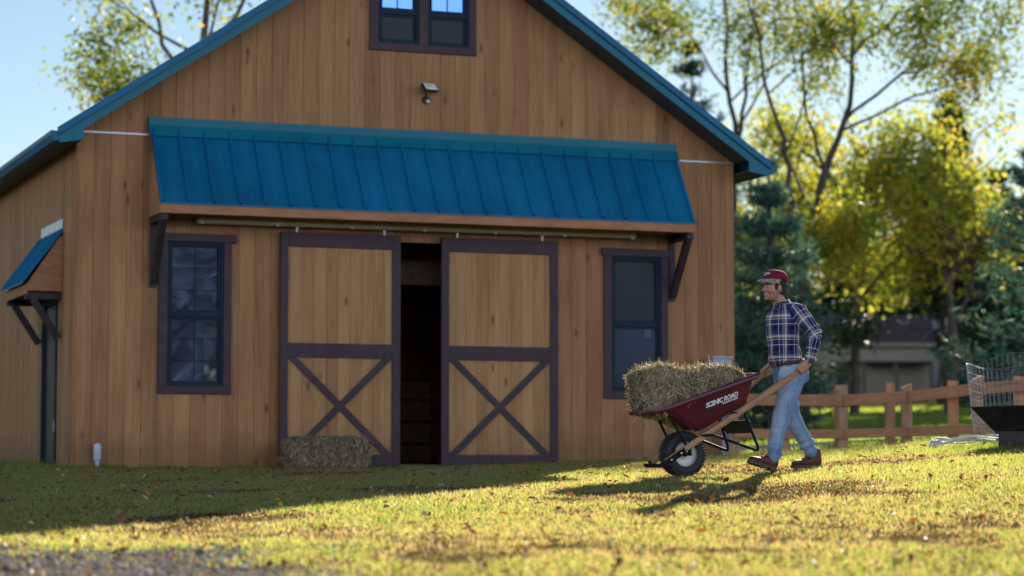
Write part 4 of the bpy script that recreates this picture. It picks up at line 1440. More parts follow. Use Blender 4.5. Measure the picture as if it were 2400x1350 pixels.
# hands closed round the grips
hd_ = (hline(1) - hline(0)).normalized()
def hand(sg, wrist):
    c0 = hline(0.055)
    ax = hd_.copy()
    M_ = Vector((1, sg, 1))
    up = (Vector((0, 0, 1)) - ax * ax.z).normalized()
    ot = Vector((0, 1, 0)) - ax * ax.y
    ot = (ot - up * ot.dot(up)).normalized()
    def P(s, ang, r):
        p = c0 + ax * s + (ot * math.cos(R(ang)) + up * math.sin(R(ang))) * r
        return Vector((p.x, p.y * sg, p.z))
    ks = (0.034, 0.011, -0.012, -0.034)
    ra = (0.0092, 0.0096, 0.0092, 0.0080)
    le = (0.92, 1.0, 0.95, 0.82)
    for s, r, l in zip(ks, ra, le):
        seq = [P(s * 0.95, 62, 0.036), P(s, 22, 0.038)]
        for a_, rr in ((-22, 0.034), (-62, 0.0315), (-105, 0.0305), (-150, 0.0300), (-190, 0.0300)):
            seq.append(P(s, 22 + (a_ - 22) * l, rr))
        body.limb(seq, [r * 1.1, r * 1.12, r * 1.05, r * 1.02, r * 0.97, r * 0.92, r * 0.84], 8)
    # palm slab from the knuckles up to the wrist
    w = Vector((wrist.x, wrist.y * 1.0, wrist.z))
    k0, k1 = P(0.036, 48, 0.037), P(-0.036, 48, 0.037)
    mid = (k0 + k1) / 2
    for k in (0.0, 0.33, 0.66, 1.0):
        a_ = k0.lerp(k1, k)
        body.limb([a_, a_.lerp(w, 0.5) + (mid - a_) * 0.1, w + (a_ - mid) * 0.35], [0.0125, 0.0145, 0.016], 8)
    # thumb: leaves the inner side of the palm and lies forward along the grip
    b0 = P(-0.012, 88, 0.043)
    body.limb([b0.lerp(w, 0.35), P(0.008, 98, 0.040), P(0.036, 112, 0.034), P(0.062, 122, 0.030)], [0.0145, 0.0125, 0.0108, 0.0092], 8)
hand(1, LW)
hand(-1, RW)
me = remesh(body, 0.0042, 3, 0.45)
me.name = 'person'
def skin_colour(p):
    q = HT.inverted() @ p
    base = np.array((0.44, 0.225, 0.145))
    if p.z > 1.42:
        x, y, z = q
        # stubble on jaw and upper lip
        if z < -0.032 and x > -0.01 and z > -0.125:
            base = base * np.array((0.72, 0.70, 0.74))
        if x > 0.05 and abs(y) > 0.03 and -0.045 < z < 0.0:
            base = base * np.array((1.08, 0.88, 0.86))
        if x > 0.083 and abs(y) < 0.026 and (-0.054 < z < -0.044 or -0.069 < z < -0.061):
            base = np.array((0.40, 0.15, 0.12))
        if x > 0.082 and abs(y) < 0.020 and -0.060 <= z <= -0.0545:
            base = np.array((0.68, 0.64, 0.58))          # teeth of a smile
        if x > 0.072 and 0.016 < abs(y) < 0.046 and 0.0085 < z < 0.0195:
            base = np.array((0.10, 0.06, 0.045)) if 0.024 < abs(y) < 0.038 else np.array((0.45, 0.38, 0.34))
        if x > 0.06 and 0.012 < abs(y) < 0.054 and 0.026 + 0.1 * max(0, abs(y) - 0.035) * -1 < z < 0.038:
            base = np.array((0.035, 0.022, 0.016))       # eyebrows
        if x > 0.06 and 0.014 < abs(y) < 0.050 and (0.0195 <= z < 0.0225):
            base = np.array((0.09, 0.05, 0.04))          # lashes
    return base
cs = coords(me)
cl = np.ones((len(cs), 4), np.float32)
for i, p in enumerate(cs):
    cl[i, :3] = skin_colour(Vector(p))
a = me.attributes.new('skin_col', 'FLOAT_COLOR', 'POINT')
a.data.foreach_set('color', cl.ravel())
MAN = link('person', me, M_SKIN, None, smooth=True)
MAN.location = ORG
MAN.rotation_euler = (0, 0, HEAD)
tag(MAN, 'man in maroon cap, blue plaid shirt and jeans striding behind the wheelbarrow he pushes', 'person')

# hair under the cap
M_HAIR = simple('dark_hair', (0.018, 0.011, 0.008), 0.5, 0, 0.4, var=0.4, scale=60, bump=0.5, bscale=220)
mb = MB()
mb.ell(H(-0.030, 0, 0.036), (0.088, 0.081, 0.082), HR)
mb.ell(H(-0.058, 0, -0.010), (0.050, 0.066, 0.060), HR)
for sg in (1, -1):
    mb.ell(H(0.018, sg * 0.066, 0.016), (0.016, 0.012, 0.036), HR)
    mb.ell(H(-0.036, sg * 0.064, -0.008), (0.024, 0.014, 0.050), HR)
hm = remesh(mb, 0.0045, 2)
wrinkle(hm, lambda p: 0.003 * noise.noise(p * 60))
link('hair', hm, M_HAIR, MAN, smooth=True)

# cap
M_CAP = simple('maroon_cloth', (0.175, 0.010, 0.030), 0.85, 0, 0.2, var=0.15, scale=30, bump=0.2, bscale=400)
m, nt, out = new_mat('camouflage_cloth')
tc = nd(nt, 'TexCoord')
nz1 = nd(nt, 'TexNoise', {'Vector': tc.outputs['Object'], 'Scale': 60.0, 'Detail': 4.0, 'Distortion': 1.5})
ccol = ramp(nt, nz1.outputs[0], [(0.35, (0.05, 0.032, 0.025)), (0.48, (0.17, 0.13, 0.11)), (0.56, (0.30, 0.29, 0.29)), (0.68, (0.42, 0.42, 0.43))])
bb = nd(nt, 'BsdfPrincipled', {'Base Color': ccol, 'Roughness': 0.8})
nt.links.new(bb.outputs[0], out.inputs[0])
M_CAMO = m
CT = HT @ Matrix.Translation((-0.006, 0, 0.094)) @ Matrix.Rotation(R(4), 4, 'Y')
CR = CT.to_3x3()
def cap_pt(th, ph, k=1.0):
    """th down from the button, ph round from the front"""
    st, ct = math.sin(th), math.cos(th)
    x = 0.108 * st ** 0.95 * math.cos(ph)
    y = 0.089 * st ** 0.95 * math.sin(ph)
    z = 0.070 * (ct if ct > 0 else ct * (1.0 + 1.6 * max(0, -math.cos(ph)))) + 0.010 * max(0, math.cos(ph)) * st * max(ct, 0) * 2
    return CT @ Vector((x * k, y * k, z * k))
mb = MB()
nu, nv = 36, 14
outs, ins = [], []
for j in range(nv + 1):
    for i in range(nu):
        ph = 2 * math.pi * i / nu
        lim = R(97) + R(13) * max(0, -math.cos(ph))
        th = 0.03 + (lim - 0.03) * j / nv
        outs.append(cap_pt(th, ph, 1 - 0.006 * (abs(math.cos(ph * 3)) > 0.985)))
        ins.append(cap_pt(th, ph, 0.975))
fs = []
o2 = len(outs)
for j in range(nv):
    for i in range(nu):
        i2 = (i + 1) % nu
        fs.append((j * nu + i, (j + 1) * nu + i, (j + 1) * nu + i2, j * nu + i2))
        fs.append((o2 + j * nu + i, o2 + j * nu + i2, o2 + (j + 1) * nu + i2, o2 + (j + 1) * nu + i))
for i in range(nu):
    i2 = (i + 1) % nu
    fs.append((nv * nu + i, o2 + nv * nu + i, o2 + nv * nu + i2, nv * nu + i2))
fs.append(tuple(range(nu))[::-1])
mb.add(outs + ins, fs)
mb.ell(cap_pt(0.0, 0) + CR @ Vector((0, 0, 0.002)), (0.008, 0.008, 0.005), CR, 10, 6)
cap = mb.build('cap', M_CAP, MAN, smooth=True)
mb = MB()
top, bot = [], []
na, nr = 18, 6
for r_ in range(nr + 1):
    for k in range(na + 1):
        ph = R(-72 + 144 * k / na)
        s = r_ / nr
        ext = 0.078 * math.cos(ph) ** 0.7 * s
        x = 0.104 * math.cos(ph) + ext
        y = 0.088 * math.sin(ph) * (1 + 0.03 * s)
        z = -0.006 - 0.022 * s * s - (y / 0.088) ** 2 * (0.006 + 0.016 * s)
        top.append(CT @ Vector((x, y, z)))
        bot.append(CT @ Vector((x, y, z - 0.004)))
fs = []
o2 = len(top)
w_ = na + 1
for r_ in range(nr):
    for k in range(na):
        a_ = r_ * w_ + k
        fs.append((a_, a_ + w_, a_ + w_ + 1, a_ + 1))
        fs.append((o2 + a_, o2 + a_ + 1, o2 + a_ + w_ + 1, o2 + a_ + w_))
for k in range(na):
    a_ = nr * w_ + k
    fs.append((a_, o2 + a_, o2 + a_ + 1, a_ + 1))
for r_ in range(nr):
    for k in (0, na):
        a_ = r_ * w_ + k
        fs.append((a_, a_ + w_, o2 + a_ + w_, o2 + a_))
mb.add(top + bot, fs)
mb.build('brim', M_CAMO, cap, smooth=True)
def cap_text(body_, size, h0, name):
    me = text_mesh(body_, size, 0.2, size * 0.035, 0.95)
    c = coords(me)
    wd = c[:, 0].max()
    outp = []
    for p in c:
        th = R(82) - (p[1] + h0) / 0.082
        outp.append(cap_pt(th, -(p[0] - wd / 2) / 0.098 * -1, 1.012 + p[2] * 2))
    set_coords(me, np.array(outp))
    link(name, me, M_WHITE, cap)
cap_text('SCENIC ROAD', 0.020, 0.020, 'lettering')
cap_text('MANUFACTURING', 0.0075, 0.009, 'lettering')

# shirt
def plaid_mat():
    m, nt, out = new_mat('plaid_flannel')
    uv = nd(nt, 'UVMap', uv_map='plaid')
    sp = nd(nt, 'SeparateXYZ', {0: uv.outputs[0]})
    navy, blue, grey, white, rust, cream = (0.004, 0.008, 0.042), (0.008, 0.030, 0.165), (0.10, 0.095, 0.11), (0.70, 0.69, 0.69), (0.26, 0.075, 0.045), (0.50, 0.43, 0.34)
    def band(src, per, sh):
        f = math_n(nt, 'FRACT', math_n(nt, 'ADD', math_n(nt, 'DIVIDE', src, per), sh))
        return ramp(nt, f, [(0.0, navy), (0.15, blue), (0.24, white), (0.275, blue), (0.36, navy), (0.41, rust), (0.43, navy), (0.49, white), (0.52, grey), (0.60, cream), (0.64, white), (0.71, navy), (0.74, cream), (0.765, blue), (0.89, rust), (0.91, navy)], 'CONSTANT')
    a_ = band(sp.outputs[0], 0.150, 0.62)
    b_ = band(sp.outputs[1], 0.178, 0.10)
    wv = nd(nt, 'TexWhiteNoise', {'Vector': nd(nt, 'VectorMath', {0: uv.outputs[0], 1: (900, 900, 0)}, operation='MULTIPLY').outputs[0]})
    f = nd(nt, 'MapRange', {'Value': wv.outputs[0], 'To Min': 0.38, 'To Max': 0.62})
    c = mixc(nt, f.outputs[0], a_, b_)
    b = nd(nt, 'BsdfPrincipled', {'Base Color': c, 'Roughness': 0.9, 'Specular IOR Level': 0.15, 'Sheen Weight': 0.12, 'Sheen Roughness': 0.5})
    nz = nd(nt, 'TexNoise', {'Vector': nd(nt, 'TexCoord').outputs['Object'], 'Scale': 30.0, 'Detail': 3.0})
    bp = nd(nt, 'Bump', {'Height': nz.outputs[0], 'Strength': 0.35, 'Distance': 0.01})
    nt.links.new(bp.outputs[0], b.inputs['Normal'])
    nt.links.new(b.outputs[0], out.inputs[0])
    return m
sh = MB()
TOR = [((-0.030, 0, 0.918), (0.118, 0, -0.02), (0, 0.158, 0)), ((-0.022, 0, 0.955), (0.131, 0, -0.01), (0, 0.170, 0)), ((-0.010, 0, 1.00), (0.134, 0, 0), (0, 0.172, 0)), ((0.004, 0, 1.09), (0.126, 0, 0), (0, 0.168, 0)), ((0.016, 0, 1.20), (0.127, 0, 0.01), (0, 0.178, 0)), ((0.020, 0, 1.30), (0.126, 0, 0.01), (0, 0.188, 0)), ((0.012, 0, 1.37), (0.108, 0, 0.02), (0, 0.178, 0)), ((0.012, 0, 1.42), (0.084, 0, 0.02), (0, 0.128, 0)), ((0.024, 0, 1.452), (0.066, 0, 0.02), (0, 0.078, 0))]
sh.loft(TOR, 28)
for S_, E_, W_ in ((LS, LE, LW), (RS, RE, RW)):
    sg = 1 if S_.y > 0 else -1
    sh.limb([(0.0, sg * 0.06, 1.418), (-0.02, sg * 0.125, 1.408), S_ + Vector((0, 0, 0.004)), S_.lerp(E_, 0.35), S_.lerp(E_, 0.7), E_], [0.050, 0.062, 0.076, 0.073, 0.067, 0.064], 18)
    sh.limb([E_ + Vector((0.004, 0, 0.01)), E_.lerp(W_, 0.3), E_.lerp(W_, 0.62), E_.lerp(W_, 0.80), W_ + (W_ - E_).normalized() * 0.010], [0.063, 0.061, 0.056, 0.050, 0.046], 18)
shm = remesh(sh, 0.0065, 5)
def shirt_fold(p):
    d = 0.008 * noise.noise(Vector((p.x * 9, p.y * 9, p.z * 12)))
    d += 0.005 * noise.noise(Vector((p.x * 22 + p.z * 14, p.y * 20, p.z * 10)))
    if p.z < 1.06 and abs(p.y) < 0.2:
        d += 0.007 * math.sin(p.z * 70 + 4 * noise.noise(p * 9)) * (1.06 - p.z) / 0.12 * 0.7
    for E_ in (LE, RE):
        k = max(0, 1 - (p - E_).length / 0.13)
        d += 0.013 * k * math.sin((p - E_).dot(Vector((0.3, 0.2, 1))) * 120)
    return d
wrinkle(shm, shirt_fold)
def plaid_uv(me):
    """lay the cloth's pattern along trunk and sleeves, face by face"""
    c = coords(me)
    uvl = me.uv_layers.new(name='plaid')
    bones = [('T', None, None)] + [(n_, a_, b_) for n_, a_, b_ in (('LU', LS, LE), ('LF', LE, LW), ('RU', RS, RE), ('RF', RE, RW))]
    def frame(a_, b_):
        t = (b_ - a_).normalized()
        s = t.cross(Vector((1, 0, 0.2))).normalized()
        return t, s, t.cross(s)
    fr = {n_: frame(a_, b_) for n_, a_, b_ in bones[1:]}
    data = np.empty(len(me.loops) * 2, np.float32)
    for poly in me.polygons:
        pc = Vector(poly.center)
        best, bd = 'T', None
        for n_, a_, b_ in bones[1:]:
            ab = b_ - a_
            t = max(0, min(1, (pc - a_).dot(ab) / ab.length_squared))
            d = (pc - (a_ + ab * t)).length - (0.074 if n_[1] == 'U' else 0.062)
            if bd is None or d < bd:
                bd, best_ = d, (n_, a_, b_)
        # trunk distance: inside the trunk's ellipse?
        te = (pc.x - 0.012) ** 2 / 0.135 ** 2 + pc.y ** 2 / 0.168 ** 2
        if bd < 0.014 and te > 0.92 and not (best_[0][1] == 'U' and abs(pc.y) < 0.150 + max(0, 1.36 - pc.z) * 0.12):
            n_, a_, b_ = best_
            t, s, q_ = fr[n_]
            r = 0.068
            ac = math.atan2((pc - a_).dot(q_), (pc - a_).dot(s))
            for li in poly.loop_indices:
                p = Vector(c[me.loops[li].vertex_index]) - a_
                an = math.atan2(p.dot(q_), p.dot(s))
                while an - ac > math.pi: an -= 2 * math.pi
                while an - ac < -math.pi: an += 2 * math.pi
                L0 = (LE - LS).length if n_[1] == 'F' else 0
                data[li * 2] = an * r
                data[li * 2 + 1] = p.dot(t) + L0
        else:
            cx = 0.006
            ac = math.atan2(pc.y / 0.17, (pc.x - cx) / 0.13)
            for li in poly.loop_indices:
                p = Vector(c[me.loops[li].vertex_index])
                an = math.atan2(p.y / 0.17, (p.x - cx) / 0.13)
                while an - ac > math.pi: an -= 2 * math.pi
                while an - ac < -math.pi: an += 2 * math.pi
                data[li * 2] = an * 0.150
                data[li * 2 + 1] = p.z + (0.35 * (abs(p.y) - 0.1) if p.z > 1.38 and abs(p.y) > 0.1 else 0) * 0 - (max(0, p.z - 1.40) * 0.0)
    uvl.data.foreach_set('uv', data)
plaid_uv(shm)
M_PLAID = plaid_mat()
shirt = link('shirt', shm, M_PLAID, MAN, smooth=True)
# collar: a fold of cloth round the neck, open at the throat
mb = MB()
ctr = Vector((0.040, 0, 1.468))
ring_o, ring_t, ring_i = [], [], []
N_ = 30
for k in range(N_ + 1):
    an = R(26 + (360 - 52) * k / N_)
    bk = (1 - math.cos(an)) / 2             # 0 front, 1 back
    ca, sa = math.cos(an), math.sin(an)
    ring_i.append(ctr + Vector((0.067 * ca - 0.008, 0.066 * sa, -0.030 + 0.038 * bk)))
    ring_t.append(ctr + Vector((0.073 * ca - 0.010, 0.073 * sa, -0.008 + 0.044 * bk)))
    fl_ = 0.030 if bk < 0.25 else 0.0
    ring_o.append(ctr + Vector((0.098 * ca - 0.010 + fl_ * 0.6, 0.100 * sa * (1 - fl_), -0.052 - fl_ * 0.9 + 0.040 * bk)))
low = [p + Vector((0, 0, -0.006)) for p in ring_o]
rs = [ring_i, ring_t, ring_o, low, [p - Vector((0, 0, 0.012)) for p in ring_i]]
vs = [p for r in rs for p in r]
w_ = N_ + 1
fs = [(j * w_ + k, (j + 1) * w_ + k, (j + 1) * w_ + k + 1, j * w_ + k + 1) for j in range(4) for k in range(N_)]
fs += [tuple(j * w_ for j in range(5)), tuple(j * w_ + N_ for j in range(5))[::-1]]
mb.add(vs, fs)
cm = mb.build('collar', M_PLAID, shirt, smooth=True)
uvl = cm.data.uv_layers.new(name='plaid')
cc_ = coords(cm.data)
dd = np.empty(len(cm.data.loops) * 2, np.float32)
for l in cm.data.loops:
    p = cc_[l.vertex_index]
    dd[l.index * 2] = 0.060 + 0.10 * p[0]
    dd[l.index * 2 + 1] = 0.010 + 0.22 * p[2]
uvl.data.foreach_set('uv', dd)

# jeans
def denim_mat():
    m, nt, out = new_mat('faded_denim')
    tc = nd(nt, 'TexCoord')
    n1 = nd(nt, 'TexNoise', {'Vector': tc.outputs['Object'], 'Scale': 5.0, 'Detail': 4.0})
    mp = nd(nt, 'Mapping', {'Vector': tc.outputs['Object'], 'Scale': (260, 260, 30)})
    n2 = nd(nt, 'TexNoise', {'Vector': mp.outputs[0], 'Scale': 1.0, 'Detail': 3.0})
    at = nd(nt, 'Attribute', attribute_name='fade')
    f = math_n(nt, 'ADD', math_n(nt, 'MULTIPLY', n1.outputs[0], 0.45), math_n(nt, 'MULTIPLY', n2.outputs[0], 0.30))
    f = math_n(nt, 'ADD', f, math_n(nt, 'MULTIPLY', at.outputs['Fac'], 0.5))
    c = ramp(nt, f, [(0.25, (0.070, 0.130, 0.250)), (0.52, (0.185, 0.285, 0.440)), (0.85, (0.44, 0.54, 0.66))])
    b = nd(nt, 'BsdfPrincipled', {'Base Color': c, 'Roughness': 0.85, 'Specular IOR Level': 0.2, 'Sheen Weight': 0.2})
    bp = nd(nt, 'Bump', {'Height': n2.outputs[0], 'Strength': 0.2, 'Distance': 0.004})
    nt.links.new(bp.outputs[0], b.inputs['Normal'])
    nt.links.new(b.outputs[0], out.inputs[0])
    return m
je = MB()
je.loft([((-0.032, 0, 0.948), (0.122, 0, -0.02), (0, 0.162, 0)), ((-0.040, 0, 0.91), (0.130, 0, -0.01), (0, 0.168, 0)), ((-0.058, 0, 0.86), (0.140, 0, 0), (0, 0.176, 0)), ((-0.066, 0, 0.80), (0.136, 0, 0), (0, 0.176, 0)), ((-0.062, 0, 0.765), (0.11, 0, 0), (0, 0.15, 0))], 26)
je.limb([LH, LH.lerp(LK, 0.35), LH.lerp(LK, 0.72), LK], [0.108, 0.098, 0.090, 0.083], 20)
je.limb([LK, LK.lerp(LA, 0.3), LK.lerp(LA, 0.58), LK.lerp(LA, 0.74), LK.lerp(LA, 0.86), LK.lerp(LA, 0.985)], [0.083, 0.073, 0.064, 0.070, 0.061, 0.060], 20)
je.limb([RH, RH.lerp(RK, 0.35), RH.lerp(RK, 0.72), RK], [0.108, 0.098, 0.088, 0.082], 20)
je.limb([RK, RK.lerp(RA, 0.3), RK.lerp(RA, 0.56), RK.lerp(RA, 0.72), RK.lerp(RA, 0.84), RK.lerp(RA, 0.96)], [0.082, 0.072, 0.062, 0.069, 0.060, 0.056], 20)
je.ell(LK.lerp(LA, 0.73) + Vector((0.034, 0.01, 0.0)), (0.050, 0.052, 0.020), Matrix.Rotation(R(25), 3, 'Y'))
je.ell(LK.lerp(LA, 0.90) + Vector((-0.028, 0.01, 0.0)), (0.042, 0.05, 0.016), Matrix.Rotation(R(-30), 3, 'Y'))
je.ell(RK.lerp(RA, 0.70) + Vector((0.030, 0.01, -0.015)), (0.046, 0.052, 0.020), Matrix.Rotation(R(40), 3, 'Y'))
je.ell(RK.lerp(RA, 0.68) + Vector((-0.034, 0.01, 0.012)), (0.040, 0.05, 0.016), Matrix.Rotation(R(25), 3, 'Y'))
# hip pocket
je.ell((-0.150, 0.095, 0.835), (0.042, 0.058, 0.068), Matrix.Rotation(R(-35), 3, 'Z'))
jm = remesh(je, 0.0065, 4)
def jean_fold(p):
    d = 0.008 * noise.noise(Vector((p.x * 8, p.y * 8, p.z * 7)))
    d += 0.006 * noise.noise(Vector((p.x * 26 + p.z * 12, p.y * 22, p.z * 16)))
    for a_, rad_, amp, fr_ in ((LK, 0.17, 0.008, 60), (RK, 0.18, 0.010, 55), (LK.lerp(LA, 0.8), 0.16, 0.011, 85), (RK.lerp(RA, 0.8), 0.17, 0.012, 80), (Vector((0.02, 0.06, 0.83)), 0.15, 0.009, 70)):
        k = max(0, 1 - (p - a_).length / rad_)
        if k:
            d += amp * k * math.sin((p - a_).dot(Vector((0.55, 0.1, 0.85))) * fr_ + 2.5 * noise.noise(p * 8))
    return d
wrinkle(jm, jean_fold)
cs = coords(jm)
fade = np.zeros(len(cs), np.float32)
for i, p in enumerate(cs):
    p = Vector(p)
    f = 0
    for a_, b_ in ((LH, LK), (LK, LA), (RH, RK), (RK, RA)):
        t = max(0, min(1, (p - a_).dot(b_ - a_) / (b_ - a_).length_squared))
        q_ = p - (a_ + (b_ - a_) * t)
        if q_.length < 0.13:
            f = max(f, 0.5 + 0.4 * q_.x / 0.09 - 0.15 * (t > 0.8 and b_ in (LA, RA)))
            if abs(q_.x + 0.006) < 0.006 and abs(q_.y) > 0.03:
                f -= 0.25                     # side seam
    fade[i] = f - 0.15
a = jm.attributes.new('fade', 'FLOAT', 'POINT')
a.data.foreach_set('value', fade)
link('jeans', jm, denim_mat(), MAN, smooth=True)
# belt with buckle
M_BELT = simple('brown_leather', (0.030, 0.018, 0.014), 0.5)
mb = MB()
secs = []
n = 40
vs, fs = [], []
for zz, k in ((0.926, 1.0), (0.930, 1.035), (0.958, 1.035), (0.962, 1.0)):
    for i in range(n):
        an = 2 * math.pi * i / n
        vs.append(Vector((-0.034 + 0.131 * k * math.cos(an), 0.171 * k * math.sin(an), zz - 0.12 * 0.131 * math.cos(an) + 0.004)))
for j in range(3):
    for i in range(n):
        i2 = (i + 1) % n
        fs.append((j * n + i, j * n + i2, (j + 1) * n + i2, (j + 1) * n + i))
mb.add(vs, fs)
belt = mb.build('belt', M_BELT, MAN, smooth=True)
Mb = Matrix.Translation((0.1055, 0.012, 0.930)) @ Matrix.Rotation(R(7), 4, 'Y')
MB().box(-0.004, 0.010, -0.034, 0.034, -0.025, 0.025, Mb).build('buckle', simple('brass_buckle', (0.16, 0.13, 0.10), 0.35, 0.7), belt, bevel=0.005)

# boots
M_BOOT = simple('brown_leather_boot', (0.115, 0.040, 0.026), 0.6, 0, 0.35, var=0.3, scale=18, bump=0.25, bscale=120)
M_SOLE = simple('boot_sole', (0.10, 0.075, 0.055), 0.75, var=0.2)
def boot(anchor, pitch, yaw, shaft):
    T = Matrix.Translation(anchor) @ Matrix.Rotation(R(yaw), 4, 'Z') @ Matrix.Rotation(R(-pitch), 4, 'Y')
    mb = MB()
    def sec(x, w, z0, z1):
        return (T @ Vector((x, 0, (z0 + z1) / 2)), T.to_3x3() @ Vector((0, w, 0)), T.to_3x3() @ Vector((0, 0, (z1 - z0) / 2)))
    mb.loft([sec(-0.036, 0.018, 0.035, 0.095), sec(-0.028, 0.030, 0.026, 0.115), sec(0.0, 0.038, 0.024, 0.135), sec(0.045, 0.041, 0.024, 0.125), sec(0.09, 0.043, 0.024, 0.100), sec(0.135, 0.048, 0.024, 0.083), sec(0.18, 0.050, 0.024, 0.076), sec(0.215, 0.046, 0.024, 0.070), sec(0.237, 0.035, 0.027, 0.060), sec(0.247, 0.018, 0.033, 0.050)], 18)
    c = T @ Vector((0.012, 0, 0.085))
    top = c + shaft * 0.085
    A_, B_ = T.to_3x3() @ Vector((0.052, 0, 0)), T.to_3x3() @ Vector((0, 0.042, 0))
    mb.loft([(c - shaft * 0.03, A_ * 0.9, B_ * 0.9), (c, A_, B_), (top, A_ * 1.02, B_ * 1.02), (top + shaft * 0.012, A_ * 0.9, B_ * 0.9)], 18)
    for k in range(4):      # lacing ridges
        mb.ell(T @ Vector((0.062 + 0.024 * k, 0, 0.122 - 0.011 * k)), (0.010, 0.026, 0.006), T.to_3x3() @ Matrix.Rotation(R(22), 3, 'Y'))
    bm_ = remesh(mb, 0.0048, 3)
    o = link('boot', bm_, M_BOOT, MAN, smooth=True)
    mb = MB()
    outl = [(-0.040, 0.022), (-0.034, 0.034), (-0.01, 0.042), (0.05, 0.040), (0.09, 0.044), (0.135, 0.052), (0.18, 0.055), (0.22, 0.050), (0.244, 0.036), (0.255, 0.014)]
    poly = outl + [(x, -y) for x, y in outl[::-1]]
    for (z0, z1, k, xr) in ((0.016, 0.031, 1.0, None),):
        vs = [T @ Vector((x, y, z0)) for x, y in poly] + [T @ Vector((x, y, z1)) for x, y in poly]
        n_ = len(poly)
        mb.add(vs, [tuple(range(n_))[::-1], tuple(range(n_, 2 * n_))] + [(i, (i + 1) % n_, n_ + (i + 1) % n_, n_ + i) for i in range(n_)])
    hp = [(-0.040, 0.022), (-0.034, 0.034), (-0.01, 0.041), (0.040, 0.040)]
    fp = [(0.075, 0.042), (0.135, 0.050), (0.18, 0.053), (0.22, 0.048), (0.244, 0.034), (0.253, 0.013)]
    for seg in (hp, fp):
        poly = seg + [(x, -y) for x, y in seg[::-1]]
        n_ = len(poly)
        vs = [T @ Vector((x, y, 0.0)) for x, y in poly] + [T @ Vector((x, y, 0.0155)) for x, y in poly]
        mb.add(vs, [tuple(range(n_))[::-1], tuple(range(n_, 2 * n_))] + [(i, (i + 1) % n_, n_ + (i + 1) % n_, n_ + i) for i in range(n_)])
    mb.build('sole', M_SOLE, o, bevel=0.004)
    mb = MB()
    for y in (-0.01, 0.01):
        mb.tube([T @ Vector((0.118, y, 0.098)), T @ Vector((0.085, y * 2.5, 0.118)), T @ Vector((0.068, -y * 2, 0.131))], 0.0028, 6)
    mb.build('laces', simple('rust_lace', (0.30, 0.11, 0.05), 0.8), o)
boot(Vector((0.198, 0.108, 0.006)), 17, 2, Vector((-0.22, 0, 1)).normalized())
boot(Vector((-0.395, -0.108, 0.026)), 1, -4, Vector((0.14, 0, 1)).normalized())
# ------------------------------------------------------------------ fence
M_RAIL = timber_mat('fence_rail', (0.27, 0.120, 0.055), (0.43, 0.215, 0.105), (1.5, 12, 14), 0.75)
M_POST = timber_mat('fence_post', (0.24, 0.135, 0.070), (0.42, 0.27, 0.155), (9, 9, 1.2), 0.8)
fe = empty('fence', (2.6, 30.0, 0))
tag(fe, 'low two rail timber fence running from the barn corner past the wire cage', 'fence')
FP = [(2.72, 29.75), (3.36, 29.85), (4.09, 29.9), (4.86, 29.75), (5.66, 29.35), (6.6, 28.9), (7.6, 28.5)]
def local(o, p):
    return Vector(p) - Vector(o.location)
tops = [0.86, 0.86, 1.0, 1.01, 1.10, 1.2, 1.25]
for i, ((x, y), zt_) in enumerate(zip(FP, tops)):
    mb = MB()
    z0 = g1(x, y) - 0.3
    p = local(fe, (x, y + 0.07, 0))
    w = 0.062
    vs = [(p.x - w, p.y - w, z0), (p.x + w, p.y - w, z0), (p.x + w, p.y + w, z0), (p.x - w, p.y + w, z0),
          (p.x - w, p.y - w, zt_ - 0.035), (p.x + w, p.y - w, zt_ + 0.02), (p.x + w, p.y + w, zt_ + 0.02), (p.x - w, p.y + w, zt_ - 0.035)]
    mb.add(vs, [(0, 3, 2, 1), (4, 5, 6, 7), (0, 1, 5, 4), (1, 2, 6, 5), (2, 3, 7, 6), (3, 0, 4, 7)])
    mb.build('post', M_POST, fe, bevel=0.006)
for i, (x, y, zt_) in enumerate([(4.22, 31.2, 1.06), (4.84, 31.0, 1.08), (5.42, 29.75, 1.06), (6.15, 29.35, 1.10), (7.1, 28.9, 1.2)]):
    p = local(fe, (x, y, 0))
    MB().box(p.x - 0.062, p.x + 0.062, p.y - 0.05, p.y + 0.05, g1(x, y) - 0.3, zt_).build('post', M_POST, fe, bevel=0.006)
RZ_T = [0.835, 0.825, 0.825, 0.865, 0.95, 1.02, 1.05]
RZ_B = [0.42, 0.405, 0.41, 0.43, 0.46, 0.50, 0.53]
for zz, hgt in ((RZ_T, 0.140), (RZ_B, 0.115)):
    for i in range(len(FP) - 1):
        a_, b_ = FP[i], FP[i + 1]
        p = local(fe, (a_[0] + 0.006, a_[1] - 0.012, 0))
        q = local(fe, (b_[0] - 0.004, b_[1] - 0.012, 0))
        MB().beam((p.x, p.y, zz[i]), (q.x, q.y, zz[i + 1]), 0.032, hgt).build('rail', M_RAIL, fe, bevel=0.003)

# ------------------------------------------------------------------ wire cage, fire bowl, block, rope
M_WIRE = simple('galvanised_wire', (0.24, 0.245, 0.26), 0.4, 0.8)
CX, CY = 5.70, 25.7
cz = g1(CX, CY)
wc = empty('wire_cage', (CX, CY, cz))
tag(wc, 'round galvanised wire mesh cage standing on the grass behind the dark fire bowl', 'wire cage')
def cage_pt(an, t):
    r = 0.80 + 0.06 * t
    top = 0.88 + 0.05 * math.sin(an * 2 + 0.6) + 0.03 * math.sin(an * 5)
    sag = 0.035 * math.sin(3 * an + 1.0) * t
    return Vector((r * math.cos(an) - 0.02 * t + 0.02, 0.85 * r * math.sin(an), -0.02 + (top + sag + 0.06 * math.cos(an)) * t))
mb = MB()
for k in range(10):
    t = k / 9
    mb.tube([cage_pt(2 * math.pi * i / 60, t) for i in range(61)], 0.0026 if k < 9 else 0.0038, 4, cap=False)
mb.build('mesh_panel', M_WIRE, wc)
